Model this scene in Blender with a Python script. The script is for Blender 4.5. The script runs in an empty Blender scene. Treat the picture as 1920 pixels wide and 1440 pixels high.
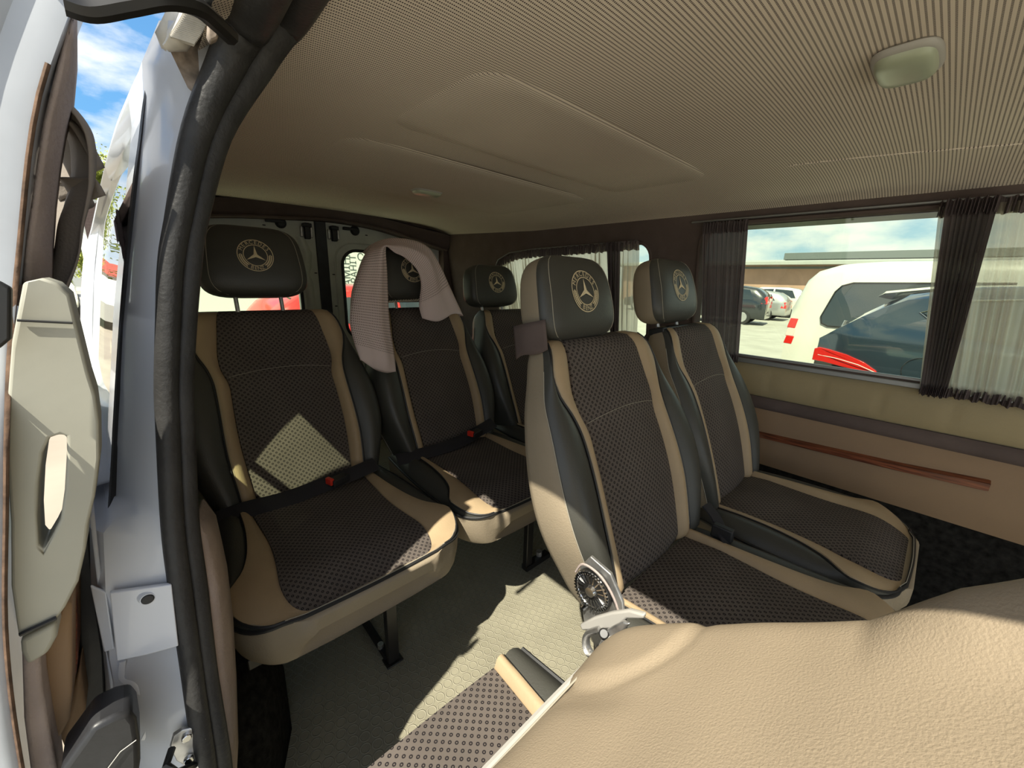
import bpy, bmesh, math, random
from mathutils import Vector, Matrix

# ------------------------------------------------------------------ camera, sky, sun, exposure
# metres; x = forward in the van, y = across the van, z = up from the van floor (the road is at z = -0.5)
sc = bpy.context.scene
COL = sc.collection
camd = bpy.data.cameras.new('camera')
camd.sensor_fit = 'HORIZONTAL'; camd.sensor_width = 36.0; camd.lens = 742.0 / 1920.0 * 36.0
camd.clip_start = 0.02; camd.clip_end = 2000
cam = bpy.data.objects.new('camera', camd); COL.objects.link(cam)
CR = ((0.676685, -0.204912, 0.707184), (0.735701, 0.150331, -0.660413), (0.029015, 0.967167, 0.252480))
mw = Matrix((CR[0], CR[1], CR[2])).to_4x4()
mw.translation = Vector((0.0, 0.0, 1.08))
cam.matrix_world = mw
sc.camera = cam

sund = bpy.data.lights.new('sun', 'SUN'); sund.energy = 7.0; sund.angle = math.radians(0.6)
sund.color = (1.0, 0.95, 0.82)
sun = bpy.data.objects.new('sun', sund); COL.objects.link(sun)
sun.rotation_euler = Vector((-0.23, 0.655, -1.0)).to_track_quat('-Z', 'Y').to_euler()
sun.location = (3, -8, 12)

world = bpy.data.worlds.new('sky'); sc.world = world; world.use_nodes = True
wn = world.node_tree; wn.nodes.clear()
def wnode(t, **k):
    n = wn.nodes.new(t)
    for a, b in k.items(): setattr(n, a, b)
    return n
w_out = wnode('ShaderNodeOutputWorld'); w_bg = wnode('ShaderNodeBackground')
w_tc = wnode('ShaderNodeTexCoord'); w_sep = wnode('ShaderNodeSeparateXYZ')
w_ramp = wnode('ShaderNodeValToRGB')
w_ramp.color_ramp.elements[0].position = 0.0; w_ramp.color_ramp.elements[0].color = (0.42, 0.55, 0.62, 1)
w_ramp.color_ramp.elements[1].position = 0.7; w_ramp.color_ramp.elements[1].color = (0.045, 0.14, 0.36, 1)
e = w_ramp.color_ramp.elements.new(0.22); e.color = (0.12, 0.31, 0.56, 1)
w_map = wnode('ShaderNodeMapping'); w_map.inputs['Scale'].default_value = (1, 1, 2.4)
w_map.inputs['Location'].default_value = (0.35, 0.1, 0.0)
w_noise = wnode('ShaderNodeTexNoise'); w_noise.inputs['Scale'].default_value = 3.2
w_noise.inputs['Detail'].default_value = 9; w_noise.inputs['Roughness'].default_value = 0.56
w_cr = wnode('ShaderNodeValToRGB')
w_cr.color_ramp.elements[0].position = 0.42; w_cr.color_ramp.elements[0].color = (0, 0, 0, 1)
w_cr.color_ramp.elements[1].position = 0.56; w_cr.color_ramp.elements[1].color = (1, 1, 1, 1)
w_mix = wnode('ShaderNodeMix', data_type='RGBA')
w_mix.inputs[7].default_value = (0.70, 0.71, 0.71, 1)
L = wn.links.new
L(w_tc.outputs['Generated'], w_sep.inputs[0]); L(w_sep.outputs['Z'], w_ramp.inputs[0])
L(w_tc.outputs['Generated'], w_map.inputs[0]); L(w_map.outputs[0], w_noise.inputs['Vector'])
L(w_noise.outputs[0], w_cr.inputs[0]); L(w_cr.outputs[0], w_mix.inputs[0])
L(w_ramp.outputs[0], w_mix.inputs[6]); L(w_mix.outputs[2], w_bg.inputs[0])
w_bg.inputs[1].default_value = 1.45
L(w_bg.outputs[0], w_out.inputs[0])

vs = sc.view_settings
sc.display_settings.display_device = 'sRGB'
vs.view_transform = 'Standard'; vs.look = 'None'; vs.gamma = 1.0; vs.use_curve_mapping = False
vs.exposure = 0.28
sc.cycles.max_bounces = 14; sc.cycles.diffuse_bounces = 8; sc.cycles.transparent_max_bounces = 24
sc.cycles.glossy_bounces = 4; sc.cycles.caustics_reflective = False; sc.cycles.caustics_refractive = False
sc.cycles.use_denoising = True
sc.cycles.sample_clamp_indirect = 6.0

# ------------------------------------------------------------------ helpers
random.seed(7)
PI = math.pi
def V(*a): return Vector(a[0] if len(a) == 1 else a)
def lerp(a, b, t): return a + (b - a) * t
def interp(x, pts):
    if x <= pts[0][0]: return pts[0][1]
    for (x0, y0), (x1, y1) in zip(pts, pts[1:]):
        if x <= x1:
            t = (x - x0) / (x1 - x0) if x1 > x0 else 1
            return y0 + (y1 - y0) * t
    return pts[-1][1]
def sinterp(x, pts):
    "smooth (Catmull-Rom) interpolation of (x, y) pairs"
    n = len(pts)
    if x <= pts[0][0]: return pts[0][1]
    if x >= pts[-1][0]: return pts[-1][1]
    for i in range(n - 1):
        if x <= pts[i + 1][0]: break
    x0, y0 = pts[i]; x1, y1 = pts[i + 1]; h = x1 - x0; t = (x - x0) / h
    m0 = (y1 - pts[i - 1][1]) / (x1 - pts[i - 1][0]) if i > 0 else (y1 - y0) / h
    m1 = (pts[i + 2][1] - y0) / (pts[i + 2][0] - x0) if i + 2 < n else (y1 - y0) / h
    return ((2*t**3 - 3*t**2 + 1)*y0 + (t**3 - 2*t**2 + t)*h*m0 + (-2*t**3 + 3*t**2)*y1 + (t**3 - t**2)*h*m1)
def spath(pts, n):
    "resample 3D polyline with Catmull-Rom smoothing"
    pts = [V(p) for p in pts]; out = []
    m = len(pts)
    for i in range(m - 1):
        p0 = pts[max(i-1, 0)]; p1 = pts[i]; p2 = pts[i+1]; p3 = pts[min(i+2, m-1)]
        for k in range(n):
            t = k / n
            out.append(0.5*((2*p1) + (p2-p0)*t + (2*p0-5*p1+4*p2-p3)*t*t + (3*p1-p0-3*p2+p3)*t**3))
    out.append(pts[-1].copy())
    return out

REC = False
def recline(p):
    "the near door opening leans rearwards towards the roof"
    x, y, z = p
    f = sinterp(z, [(.45, 1.01), (.75, 1.08), (1.0, 1.15), (1.25, 1.18), (1.6, 1.18)])
    w = min(1, max(0, (x + 1.3)/.5))*min(1, max(0, (-.42 - x)/.10)); s_ = 1 + (f - 1)*w
    return (x*s_, y*s_, 1.08 + (z - 1.08)*s_)

class MB:
    def __init__(s): s.v = []; s.f = []; s.m = []; s.uv = {}
    def add(s, vs_, fs, mi=0):
        b = len(s.v); s.v += [tuple(p) for p in vs_]
        for k, f in enumerate(fs):
            s.f.append([i + b for i in f]); s.m.append(mi[k] if isinstance(mi, (list, tuple)) else mi)
        return b
    def box(s, c, d, mi=0, rot=None):
        x, y, z = d[0]/2, d[1]/2, d[2]/2
        vs_ = [V(i*x, j*y, k*z) for i in (-1, 1) for j in (-1, 1) for k in (-1, 1)]
        if rot is not None: vs_ = [rot @ p for p in vs_]
        s.add([p + V(c) for p in vs_], [(0,1,3,2), (4,6,7,5), (0,4,5,1), (2,3,7,6), (0,2,6,4), (1,5,7,3)], mi)
        return s
    def loft(s, rings, closed=True, cap=True, mi=0, loop=False):
        n = len(rings[0]); b = len(s.v)
        for r in rings: s.v += [tuple(p) for p in r]
        R_ = len(rings); nn = n if closed else n - 1
        for j in range(R_ if loop else R_ - 1):
            for i in range(nn):
                i2 = (i + 1) % n; j2 = (j + 1) % R_
                s.f.append([b + j*n + i, b + j*n + i2, b + j2*n + i2, b + j2*n + i])
                s.m.append(mi[i] if isinstance(mi, (list, tuple)) else mi)
        if cap and closed and not loop:
            cm = mi[-1] if isinstance(mi, (list, tuple)) else mi
            s.f.append([b + i for i in range(n)][::-1]); s.m.append(cm)
            s.f.append([b + (R_-1)*n + i for i in range(n)]); s.m.append(cm)
        return s
    def tube(s, pts, r, n=8, mi=0, cap=True, closed=False, flat=1.0, up=None):
        pts = [V(p) for p in pts]
        rings = []; N = len(pts); prev = None
        for i, p in enumerate(pts):
            if closed: t = pts[(i+1) % N] - pts[i-1]
            else: t = pts[min(i+1, N-1)] - pts[max(i-1, 0)]
            if t.length < 1e-9: t = V(0, 0, 1)
            t.normalize()
            if prev is None:
                u = V(up) if up is not None else (V(0, 0, 1) if abs(t.z) < .9 else V(1, 0, 0))
            else: u = prev
            u = u - t * u.dot(t)
            if u.length < 1e-6: u = t.orthogonal()
            u.normalize(); prev = u; w = t.cross(u)
            rr = r[i] if isinstance(r, (list, tuple)) else r
            rings.append([p + u*math.cos(a)*rr*flat + w*math.sin(a)*rr for a in [2*PI*k/n for k in range(n)]])
        s.loft(rings, True, cap, mi, loop=closed)
        return s
    def cyl(s, a, b, r, n=20, mi=0, r2=None):
        a = V(a); b = V(b); t = (b - a).normalized(); u = t.orthogonal().normalized(); w = t.cross(u)
        r2 = r if r2 is None else r2
        s.loft([[p + u*math.cos(q)*q_r + w*math.sin(q)*q_r for q in [2*PI*k/n for k in range(n)]] for p, q_r in ((a, r), (b, r2))], True, True, mi)
        return s
    def prism(s, poly, d, mi=0):
        "polygon of 3D points pushed along the vector d"
        n = len(poly); b = len(s.v); d = V(d)
        s.v += [tuple(V(p)) for p in poly] + [tuple(V(p) + d) for p in poly]
        s.f.append([b+i for i in range(n)]); s.f.append([b+n+i for i in range(n)][::-1]); s.m += [mi, mi]
        for i in range(n):
            j = (i+1) % n; s.f.append([b+i, b+n+i, b+n+j, b+j]); s.m.append(mi)
        return s
    def grid(s, fn, nu, nv, mi=0):
        b = len(s.v)
        for j in range(nv+1):
            for i in range(nu+1): s.v.append(tuple(fn(i/nu, j/nv)))
        for j in range(nv):
            for i in range(nu):
                a = b + j*(nu+1) + i
                s.f.append([a, a+1, a+nu+2, a+nu+1]); s.m.append(mi)
        return s
    def build(s, name, mats, parent=None, smooth=40, bevel=0, uvf=None, solid=0, subsurf=0, recalc=True):
        if REC: s.v = [recline(p) for p in s.v]
        me = bpy.data.meshes.new(name)
        me.from_pydata(s.v, [], s.f)
        if not isinstance(mats, (list, tuple)): mats = [mats]
        for m in mats: me.materials.append(m)
        me.polygons.foreach_set('material_index', s.m)
        if recalc:
            bm = bmesh.new(); bm.from_mesh(me)
            bmesh.ops.recalc_face_normals(bm, faces=bm.faces)
            bm.to_mesh(me); bm.free()
        if uvf:
            uvl = me.uv_layers.new(name='uv')
            for lp in me.loops:
                uvl.data[lp.index].uv = uvf(me.vertices[lp.vertex_index].co)
        if smooth:
            me.shade_smooth()
            if smooth < 180: me.set_sharp_from_angle(angle=math.radians(smooth))
        me.update()
        o = bpy.data.objects.new(name, me); COL.objects.link(o)
        if parent is not None: o.parent = parent
        if bevel:
            b = o.modifiers.new('bevel', 'BEVEL'); b.width = bevel; b.segments = 3; b.limit_method = 'ANGLE'; b.angle_limit = math.radians(35)
        if solid:
            b = o.modifiers.new('solid', 'SOLIDIFY'); b.thickness = solid; b.offset = 0
        if subsurf:
            b = o.modifiers.new('sub', 'SUBSURF'); b.levels = subsurf; b.render_levels = subsurf
        return o

def thing(name, label, cat, loc=(0, 0, 0), rotz=0, group=None):
    o = bpy.data.objects.new(name, None); COL.objects.link(o)
    o.empty_display_size = 0.05; o.location = loc; o.rotation_euler = (0, 0, rotz)
    o['label'] = label; o['category'] = cat
    if group: o['group'] = group
    return o
def tag(o, label, cat, group=None, kind=None):
    o['label'] = label; o['category'] = cat
    if group: o['group'] = group
    if kind: o['kind'] = kind
    return o
def structure(o, label=None):
    o['kind'] = 'structure'
    if label: o['label'] = label
    return o
def part_label(o, t): o['label'] = t; return o
def offset(o, p):
    "children of a thing whose Empty sits at p keep their world coordinates"
    o.location = -V(p); return o

def text_mesh(body, size):
    cu = bpy.data.curves.new('lettering', 'FONT'); cu.body = body; cu.size = size
    cu.align_x = 'CENTER'; cu.align_y = 'CENTER'; cu.resolution_u = 3
    ob = bpy.data.objects.new('lettering', cu)
    me = bpy.data.meshes.new_from_object(ob)
    vs_ = [v.co.copy() for v in me.vertices]; fs = [list(p.vertices) for p in me.polygons]
    bpy.data.objects.remove(ob); bpy.data.curves.remove(cu); bpy.data.meshes.remove(me)
    return vs_, fs

def sheet(name, outer, holes, mapf, thick, mat, parent=None, cyclic=True):
    "a flat panel with holes drawn in 2D (extruded), then mapped to 3D by mapf(a, b, depth)"
    cu = bpy.data.curves.new('outline', 'CURVE'); cu.dimensions = '2D'; cu.fill_mode = 'BOTH'
    cu.extrude = 0.5
    for poly in [outer] + holes:
        sp = cu.splines.new('POLY'); sp.points.add(len(poly) - 1); sp.use_cyclic_u = True
        for p, q in zip(sp.points, poly): p.co = (q[0], q[1], 0, 1)
    ob = bpy.data.objects.new('outline', cu)
    me = bpy.data.meshes.new_from_object(ob)
    for v in me.vertices:
        v.co = V(mapf(v.co.x, v.co.y, (v.co.z + 0.5) * thick))
    me.materials.clear(); me.materials.append(mat)
    bm = bmesh.new(); bm.from_mesh(me)
    bmesh.ops.remove_doubles(bm, verts=bm.verts, dist=1e-6)
    bmesh.ops.recalc_face_normals(bm, faces=bm.faces); bm.to_mesh(me); bm.free()
    me.shade_smooth(); me.set_sharp_from_angle(angle=math.radians(35))
    bpy.data.objects.remove(ob); bpy.data.curves.remove(cu)
    me.name = name
    o = bpy.data.objects.new(name, me); COL.objects.link(o)
    if parent is not None: o.parent = parent
    return o
def rrect(x0, z0, x1, z1, r, n=6):
    out = []
    for cx, cz, a0 in ((x1-r, z1-r, 0), (x0+r, z1-r, PI/2), (x0+r, z0+r, PI), (x1-r, z0+r, 1.5*PI)):
        for k in range(n+1):
            a = a0 + PI/2*k/n; out.append((cx + r*math.cos(a), cz + r*math.sin(a)))
    return out

# ------------------------------------------------------------------ materials
def mat(name, col, rough=0.5, metal=0.0, bump=None, var=None, spec=0.5, coat=0.0):
    "bump=(scale, strength), var=(scale, amount) colour mottling"
    m = bpy.data.materials.new(name); m.use_nodes = True
    nt = m.node_tree; b = nt.nodes['Principled BSDF']
    b.inputs['Base Color'].default_value = (*col, 1); b.inputs['Roughness'].default_value = rough
    b.inputs['Metallic'].default_value = metal; b.inputs['Specular IOR Level'].default_value = spec
    b.inputs['Coat Weight'].default_value = coat; b.inputs['Coat Roughness'].default_value = 0.05
    tc = nt.nodes.new('ShaderNodeTexCoord')
    if var:
        n = nt.nodes.new('ShaderNodeTexNoise'); n.inputs['Scale'].default_value = var[0]; n.inputs['Detail'].default_value = 6
        mp = nt.nodes.new('ShaderNodeMapRange'); mp.inputs[1].default_value = .3; mp.inputs[2].default_value = .7
        mp.inputs[3].default_value = 1 - var[1]; mp.inputs[4].default_value = 1 + var[1]
        mx = nt.nodes.new('ShaderNodeMix'); mx.data_type = 'RGBA'; mx.blend_type = 'MULTIPLY'; mx.inputs[0].default_value = 1
        mx.inputs[6].default_value = (*col, 1)
        nt.links.new(tc.outputs['Object'], n.inputs['Vector']); nt.links.new(n.outputs[0], mp.inputs[0])
        nt.links.new(mp.outputs[0], mx.inputs[7]); nt.links.new(mx.outputs[2], b.inputs['Base Color'])
    if bump:
        n = nt.nodes.new('ShaderNodeTexNoise'); n.inputs['Scale'].default_value = bump[0]; n.inputs['Detail'].default_value = 4
        bp = nt.nodes.new('ShaderNodeBump'); bp.inputs['Strength'].default_value = bump[1]; bp.inputs['Distance'].default_value = 0.002
        nt.links.new(tc.outputs['Object'], n.inputs['Vector']); nt.links.new(n.outputs[0], bp.inputs['Height'])
        nt.links.new(bp.outputs[0], b.inputs['Normal'])
    return m
def nodes_of(m): return m.node_tree, m.node_tree.nodes['Principled BSDF']
def mathn(nt, op, a=None, b=None, v=None):
    n = nt.nodes.new('ShaderNodeMath'); n.operation = op
    if a is not None: nt.links.new(a, n.inputs[0])
    if b is not None: nt.links.new(b, n.inputs[1])
    if v is not None: n.inputs[1].default_value = v
    return n.outputs[0]
def rings_pattern(m, base, dark, scale, r0, r1, coord='UV', rot=PI/4, bump=0.0, bumpdist=.002):
    "staggered small rings woven or moulded into a surface"
    nt, b = nodes_of(m)
    tc = nt.nodes.new('ShaderNodeTexCoord'); mp = nt.nodes.new('ShaderNodeMapping')
    mp.inputs['Rotation'].default_value = (0, 0, rot)
    vo = nt.nodes.new('ShaderNodeTexVoronoi'); vo.voronoi_dimensions = '2D'; vo.inputs['Scale'].default_value = scale
    vo.inputs['Randomness'].default_value = 0
    nt.links.new(tc.outputs[coord], mp.inputs[0]); nt.links.new(mp.outputs[0], vo.inputs['Vector'])
    d = vo.outputs['Distance']
    rr = (r0 + r1) / 2; hw = (r1 - r0) / 2
    s_ = mathn(nt, 'SUBTRACT', d, v=rr); s_ = mathn(nt, 'ABSOLUTE', s_)
    ramp = nt.nodes.new('ShaderNodeMapRange'); ramp.inputs[1].default_value = hw*.6; ramp.inputs[2].default_value = hw*1.3
    ramp.inputs[3].default_value = 1; ramp.inputs[4].default_value = 0
    nt.links.new(s_, ramp.inputs[0])
    mx = nt.nodes.new('ShaderNodeMix'); mx.data_type = 'RGBA'; mx.inputs[7].default_value = (*dark, 1)
    n = nt.nodes.new('ShaderNodeTexNoise'); n.inputs['Scale'].default_value = 9; n.inputs['Detail'].default_value = 5
    nt.links.new(tc.outputs['Object'], n.inputs['Vector'])
    r2 = nt.nodes.new('ShaderNodeValToRGB')
    r2.color_ramp.elements[0].position = .3; r2.color_ramp.elements[1].position = .7
    r2.color_ramp.elements[0].color = (*[c*.86 for c in base], 1); r2.color_ramp.elements[1].color = (*[c*1.12 for c in base], 1)
    nt.links.new(n.outputs[0], r2.inputs[0]); nt.links.new(r2.outputs[0], mx.inputs[6])
    nt.links.new(ramp.outputs[0], mx.inputs[0]); nt.links.new(mx.outputs[2], b.inputs['Base Color'])
    if bump:
        bp = nt.nodes.new('ShaderNodeBump'); bp.inputs['Strength'].default_value = abs(bump); bp.inputs['Distance'].default_value = bumpdist
        bp.invert = bump < 0
        nt.links.new(ramp.outputs[0], bp.inputs['Height']); nt.links.new(bp.outputs[0], b.inputs['Normal'])
    return m
def glass(name, tint, rough=0.0, refl=1.0):
    "thin pane: tinted see-through plus Fresnel mirror"
    m = bpy.data.materials.new(name); m.use_nodes = True; nt = m.node_tree; nt.nodes.clear()
    o = nt.nodes.new('ShaderNodeOutputMaterial'); t = nt.nodes.new('ShaderNodeBsdfTransparent'); g = nt.nodes.new('ShaderNodeBsdfGlossy')
    mx = nt.nodes.new('ShaderNodeMixShader'); ge = nt.nodes.new('ShaderNodeNewGeometry'); dp = nt.nodes.new('ShaderNodeVectorMath'); dp.operation = 'DOT_PRODUCT'
    nt.links.new(ge.outputs['Incoming'], dp.inputs[0]); nt.links.new(ge.outputs['Normal'], dp.inputs[1])
    c_ = nt.nodes.new('ShaderNodeMath'); c_.operation = 'ABSOLUTE'; nt.links.new(dp.outputs['Value'], c_.inputs[0])
    s1 = nt.nodes.new('ShaderNodeMath'); s1.operation = 'SUBTRACT'; s1.inputs[0].default_value = 1.0; nt.links.new(c_.outputs[0], s1.inputs[1])
    s2 = nt.nodes.new('ShaderNodeMath'); s2.operation = 'POWER'; s2.inputs[1].default_value = 5.0; nt.links.new(s1.outputs[0], s2.inputs[0])
    f = nt.nodes.new('ShaderNodeMath'); f.operation = 'MULTIPLY_ADD'; f.inputs[1].default_value = .93; f.inputs[2].default_value = .06; nt.links.new(s2.outputs[0], f.inputs[0])
    t.inputs[0].default_value = (*tint, 1); g.inputs['Roughness'].default_value = rough; g.inputs[0].default_value = (refl, refl, refl, 1)
    nt.links.new(f.outputs[0], mx.inputs[0]); nt.links.new(t.outputs[0], mx.inputs[1]); nt.links.new(g.outputs[0], mx.inputs[2])
    nt.links.new(mx.outputs[0], o.inputs[0])
    return m
def cloth_sheer(name, col, see, transl=.4):
    m = bpy.data.materials.new(name); m.use_nodes = True; nt = m.node_tree; nt.nodes.clear()
    o = nt.nodes.new('ShaderNodeOutputMaterial'); t = nt.nodes.new('ShaderNodeBsdfTransparent'); d = nt.nodes.new('ShaderNodeBsdfDiffuse')
    tr = nt.nodes.new('ShaderNodeBsdfTranslucent'); m1 = nt.nodes.new('ShaderNodeMixShader'); m2 = nt.nodes.new('ShaderNodeMixShader')
    d.inputs[0].default_value = (*col, 1); tr.inputs[0].default_value = (*col, 1)
    m1.inputs[0].default_value = transl; m2.inputs[0].default_value = see
    nt.links.new(d.outputs[0], m1.inputs[1]); nt.links.new(tr.outputs[0], m1.inputs[2])
    nt.links.new(m1.outputs[0], m2.inputs[1]); nt.links.new(t.outputs[0], m2.inputs[2]); nt.links.new(m2.outputs[0], o.inputs[0])
    return m

M = {}
M['fabric'] = rings_pattern(mat('seat_fabric', (.09, .08, .07), .95, spec=.15), (.125, .105, .090), (.018, .015, .016), 95, .10, .28)
M['tan'] = mat('tan_leather', (.42, .31, .185), .5, bump=(260, .25), var=(9, .08), spec=.35)
M['dark'] = mat('black_leather', (.058, .057, .048), .43, bump=(320, .22), spec=.5)
M['taupe'] = mat('taupe_leather', (.30, .245, .17), .55, bump=(300, .35), var=(6, .08), spec=.3)
M['panel'] = mat('beige_leather', (.36, .285, .195), .6, bump=(420, .35), var=(5, .06), spec=.3)
M['stitch'] = mat('pale_thread', (.36, .33, .26), .8)
M['thread'] = mat('gold_thread', (.78, .66, .42), .7)
M['steel'] = mat('steel', (.55, .54, .52), .42, .9, var=(40, .3))
M['chrome'] = mat('chrome', (.7, .7, .7), .15, 1.0)
M['black'] = mat('black_plastic', (.018, .018, .018), .5)
M['rubber'] = mat('black_rubber', (.022, .022, .024), .42, bump=(90, .2), var=(20, .3))
M['blackmetal'] = mat('black_enamel', (.015, .014, .013), .35)
M['belt'] = mat('belt_webbing', (.02, .018, .02), .8, bump=(500, .5))
M['red'] = mat('red_plastic', (.75, .04, .02), .35)
M['curtainlit'] = mat('sunlit_grey_curtain', (.27, .235, .20), .95, bump=(300, .3), spec=.1)  # lighter copy of the gathered curtain cloth, its sunlit tone put in the colour
M['white'] = mat('white_paint', (.62, .64, .68), .28, var=(3, .03), coat=.5)
M['dirtywhite'] = mat('dusty_white_paint', (.62, .58, .50), .5, var=(30, .28))
M['shadewhite'] = mat('shade_toned_white_paint', (.62, .64, .57), .45, var=(8, .1))  # white paint with its grey-green look in shade put into the colour
M['mauve'] = mat('mauve_suede_trim', (.125, .095, .085), .95, bump=(120, .5), var=(11, .12), spec=.1)
M['mauvelight'] = mat('pink_grey_carpet_trim', (.40, .33, .30), .95, bump=(150, .8), var=(14, .14), spec=.1)
M['greige'] = mat('greige_plastic', (.40, .39, .32), .5, bump=(60, .1), var=(7, .06))
M['sidebeige'] = mat('beige_side_leather', (.36, .29, .165), .6, bump=(200, .3), var=(5, .08), spec=.25)
M['sidetan'] = mat('brown_side_leather', (.30, .20, .12), .6, bump=(200, .3), var=(5, .06), spec=.25)
M['rail'] = mat('grey_aluminium', (.30, .30, .29), .4, .6)
M['towel'] = mat('pink_grey_towel', (.52, .42, .40), .95, spec=.1)
M['lamp'] = mat('lamp_lens', (.42, .46, .33), .3)
M['lampframe'] = mat('lamp_frame', (.42, .40, .36), .5)
M['carpet'] = mat('black_carpet', (.018, .017, .015), 1.0, bump=(200, 1.0), var=(60, .5), spec=.05)
M['seal'] = mat('worn_flocked_rubber', (.034, .033, .032), .5, bump=(160, .5), var=(26, .25), spec=.3)
M['doorwhite'] = mat('dimmed_scratched_white_paint', (.40, .42, .45), .4, var=(9, .12), coat=.2)  # hazy scratched paint, darkened further to hold down the glare of the sun
M['rust'] = mat('rusty_seam', (.11, .065, .04), .9, bump=(80, 1), var=(60, .5))
M['grime'] = mat('grimy_metal', (.30, .24, .19), .8, bump=(60, .6), var=(45, .7))
M['glass'] = glass('tinted_glass', (.84, .92, .70))
M['clear'] = glass('clear_glass', (.93, .96, .90))
M['darkglass'] = glass('quarter_glass', (.80, .90, .66))
M['curtain'] = cloth_sheer('grey_sheer_curtain', (.74, .68, .57), .24, .78)
M['curtaindense'] = cloth_sheer('grey_gathered_curtain', (.16, .13, .13), .012, .35)

# wood strip
m = mat('red_wood_veneer', (.25, .08, .03), .4, coat=.15); nt, b = nodes_of(m)
wv = nt.nodes.new('ShaderNodeTexNoise'); wv.inputs['Scale'].default_value = 30; wv.inputs['Detail'].default_value = 5
mp = nt.nodes.new('ShaderNodeMapping'); mp.inputs['Scale'].default_value = (.35, 6, 6); tc = nt.nodes.new('ShaderNodeTexCoord')
cr = nt.nodes.new('ShaderNodeValToRGB'); cr.color_ramp.elements[0].position = .35; cr.color_ramp.elements[1].position = .65
cr.color_ramp.elements[0].color = (.085, .022, .01, 1); cr.color_ramp.elements[1].color = (.28, .085, .035, 1)
nt.links.new(tc.outputs['Object'], mp.inputs[0]); nt.links.new(mp.outputs[0], wv.inputs['Vector']); nt.links.new(wv.outputs[0], cr.inputs[0])
nt.links.new(cr.outputs[0], b.inputs['Base Color']); M['wood'] = m

# headliner: rows of tiny holes running across the van
m = mat('headliner', (.55, .48, .38), .95, spec=.1); nt, b = nodes_of(m)
tc = nt.nodes.new('ShaderNodeTexCoord'); sp = nt.nodes.new('ShaderNodeSeparateXYZ'); nt.links.new(tc.outputs['Object'], sp.inputs[0])
fx = mathn(nt, 'MULTIPLY', sp.outputs['X'], v=1/.0062); fi = mathn(nt, 'FLOOR', fx); fr = mathn(nt, 'FRACT', fx)
sh = mathn(nt, 'MULTIPLY', fi, v=.5)
fy = mathn(nt, 'MULTIPLY', sp.outputs['Y'], v=1/.0030); fy = mathn(nt, 'ADD', fy, sh); fyr = mathn(nt, 'FRACT', fy)
gx = mathn(nt, 'LESS_THAN', mathn(nt, 'ABSOLUTE', mathn(nt, 'SUBTRACT', fr, v=.5)), v=.19)
gy = mathn(nt, 'LESS_THAN', mathn(nt, 'ABSOLUTE', mathn(nt, 'SUBTRACT', fyr, v=.5)), v=.31)
gg = mathn(nt, 'MULTIPLY', gx, gy)
n = nt.nodes.new('ShaderNodeTexNoise'); n.inputs['Scale'].default_value = 2.5; n.inputs['Detail'].default_value = 4
nt.links.new(tc.outputs['Object'], n.inputs['Vector'])
cr = nt.nodes.new('ShaderNodeValToRGB'); cr.color_ramp.elements[0].position = .3; cr.color_ramp.elements[1].position = .7
cr.color_ramp.elements[0].color = (.72, .63, .52, 1); cr.color_ramp.elements[1].color = (.79, .70, .58, 1)
nt.links.new(n.outputs[0], cr.inputs[0])
mx = nt.nodes.new('ShaderNodeMix'); mx.data_type = 'RGBA'; mx.inputs[7].default_value = (.09, .07, .065, 1)
nt.links.new(cr.outputs[0], mx.inputs[6]); nt.links.new(gg, mx.inputs[0]); nt.links.new(mx.outputs[2], b.inputs['Base Color'])
M['headliner'] = m

# ribbed-ring rubber floor
M['floor'] = rings_pattern(mat('rubber_floor', (.34, .31, .22), .55, spec=.3), (.27, .25, .18), (.35, .325, .24), 37, .37, .47, coord='Object', rot=.35, bump=1.0, bumpdist=.0015)

# towel: waffle knit holes
m = M['towel']; nt, b = nodes_of(m)
tc = nt.nodes.new('ShaderNodeTexCoord'); sp = nt.nodes.new('ShaderNodeSeparateXYZ'); nt.links.new(tc.outputs['UV'], sp.inputs[0])
ux = mathn(nt, 'FRACT', mathn(nt, 'MULTIPLY', sp.outputs['X'], v=1/.006)); uy = mathn(nt, 'FRACT', mathn(nt, 'MULTIPLY', sp.outputs['Y'], v=1/.006))
hx = mathn(nt, 'LESS_THAN', mathn(nt, 'ABSOLUTE', mathn(nt, 'SUBTRACT', ux, v=.5)), v=.24)
hy = mathn(nt, 'LESS_THAN', mathn(nt, 'ABSOLUTE', mathn(nt, 'SUBTRACT', uy, v=.5)), v=.24)
hh = mathn(nt, 'MULTIPLY', hx, hy)
hem = mathn(nt, 'GREATER_THAN', sp.outputs['Y'], v=.05); hem2 = mathn(nt, 'LESS_THAN', sp.outputs['Y'], v=.56)
hh = mathn(nt, 'MULTIPLY', mathn(nt, 'MULTIPLY', hh, hem), hem2)
mx = nt.nodes.new('ShaderNodeMix'); mx.data_type = 'RGBA'; mx.inputs[6].default_value = (.84, .70, .67, 1); mx.inputs[7].default_value = (.34, .25, .23, 1)
nt.links.new(hh, mx.inputs[0]); nt.links.new(mx.outputs[2], b.inputs['Base Color'])

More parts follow.
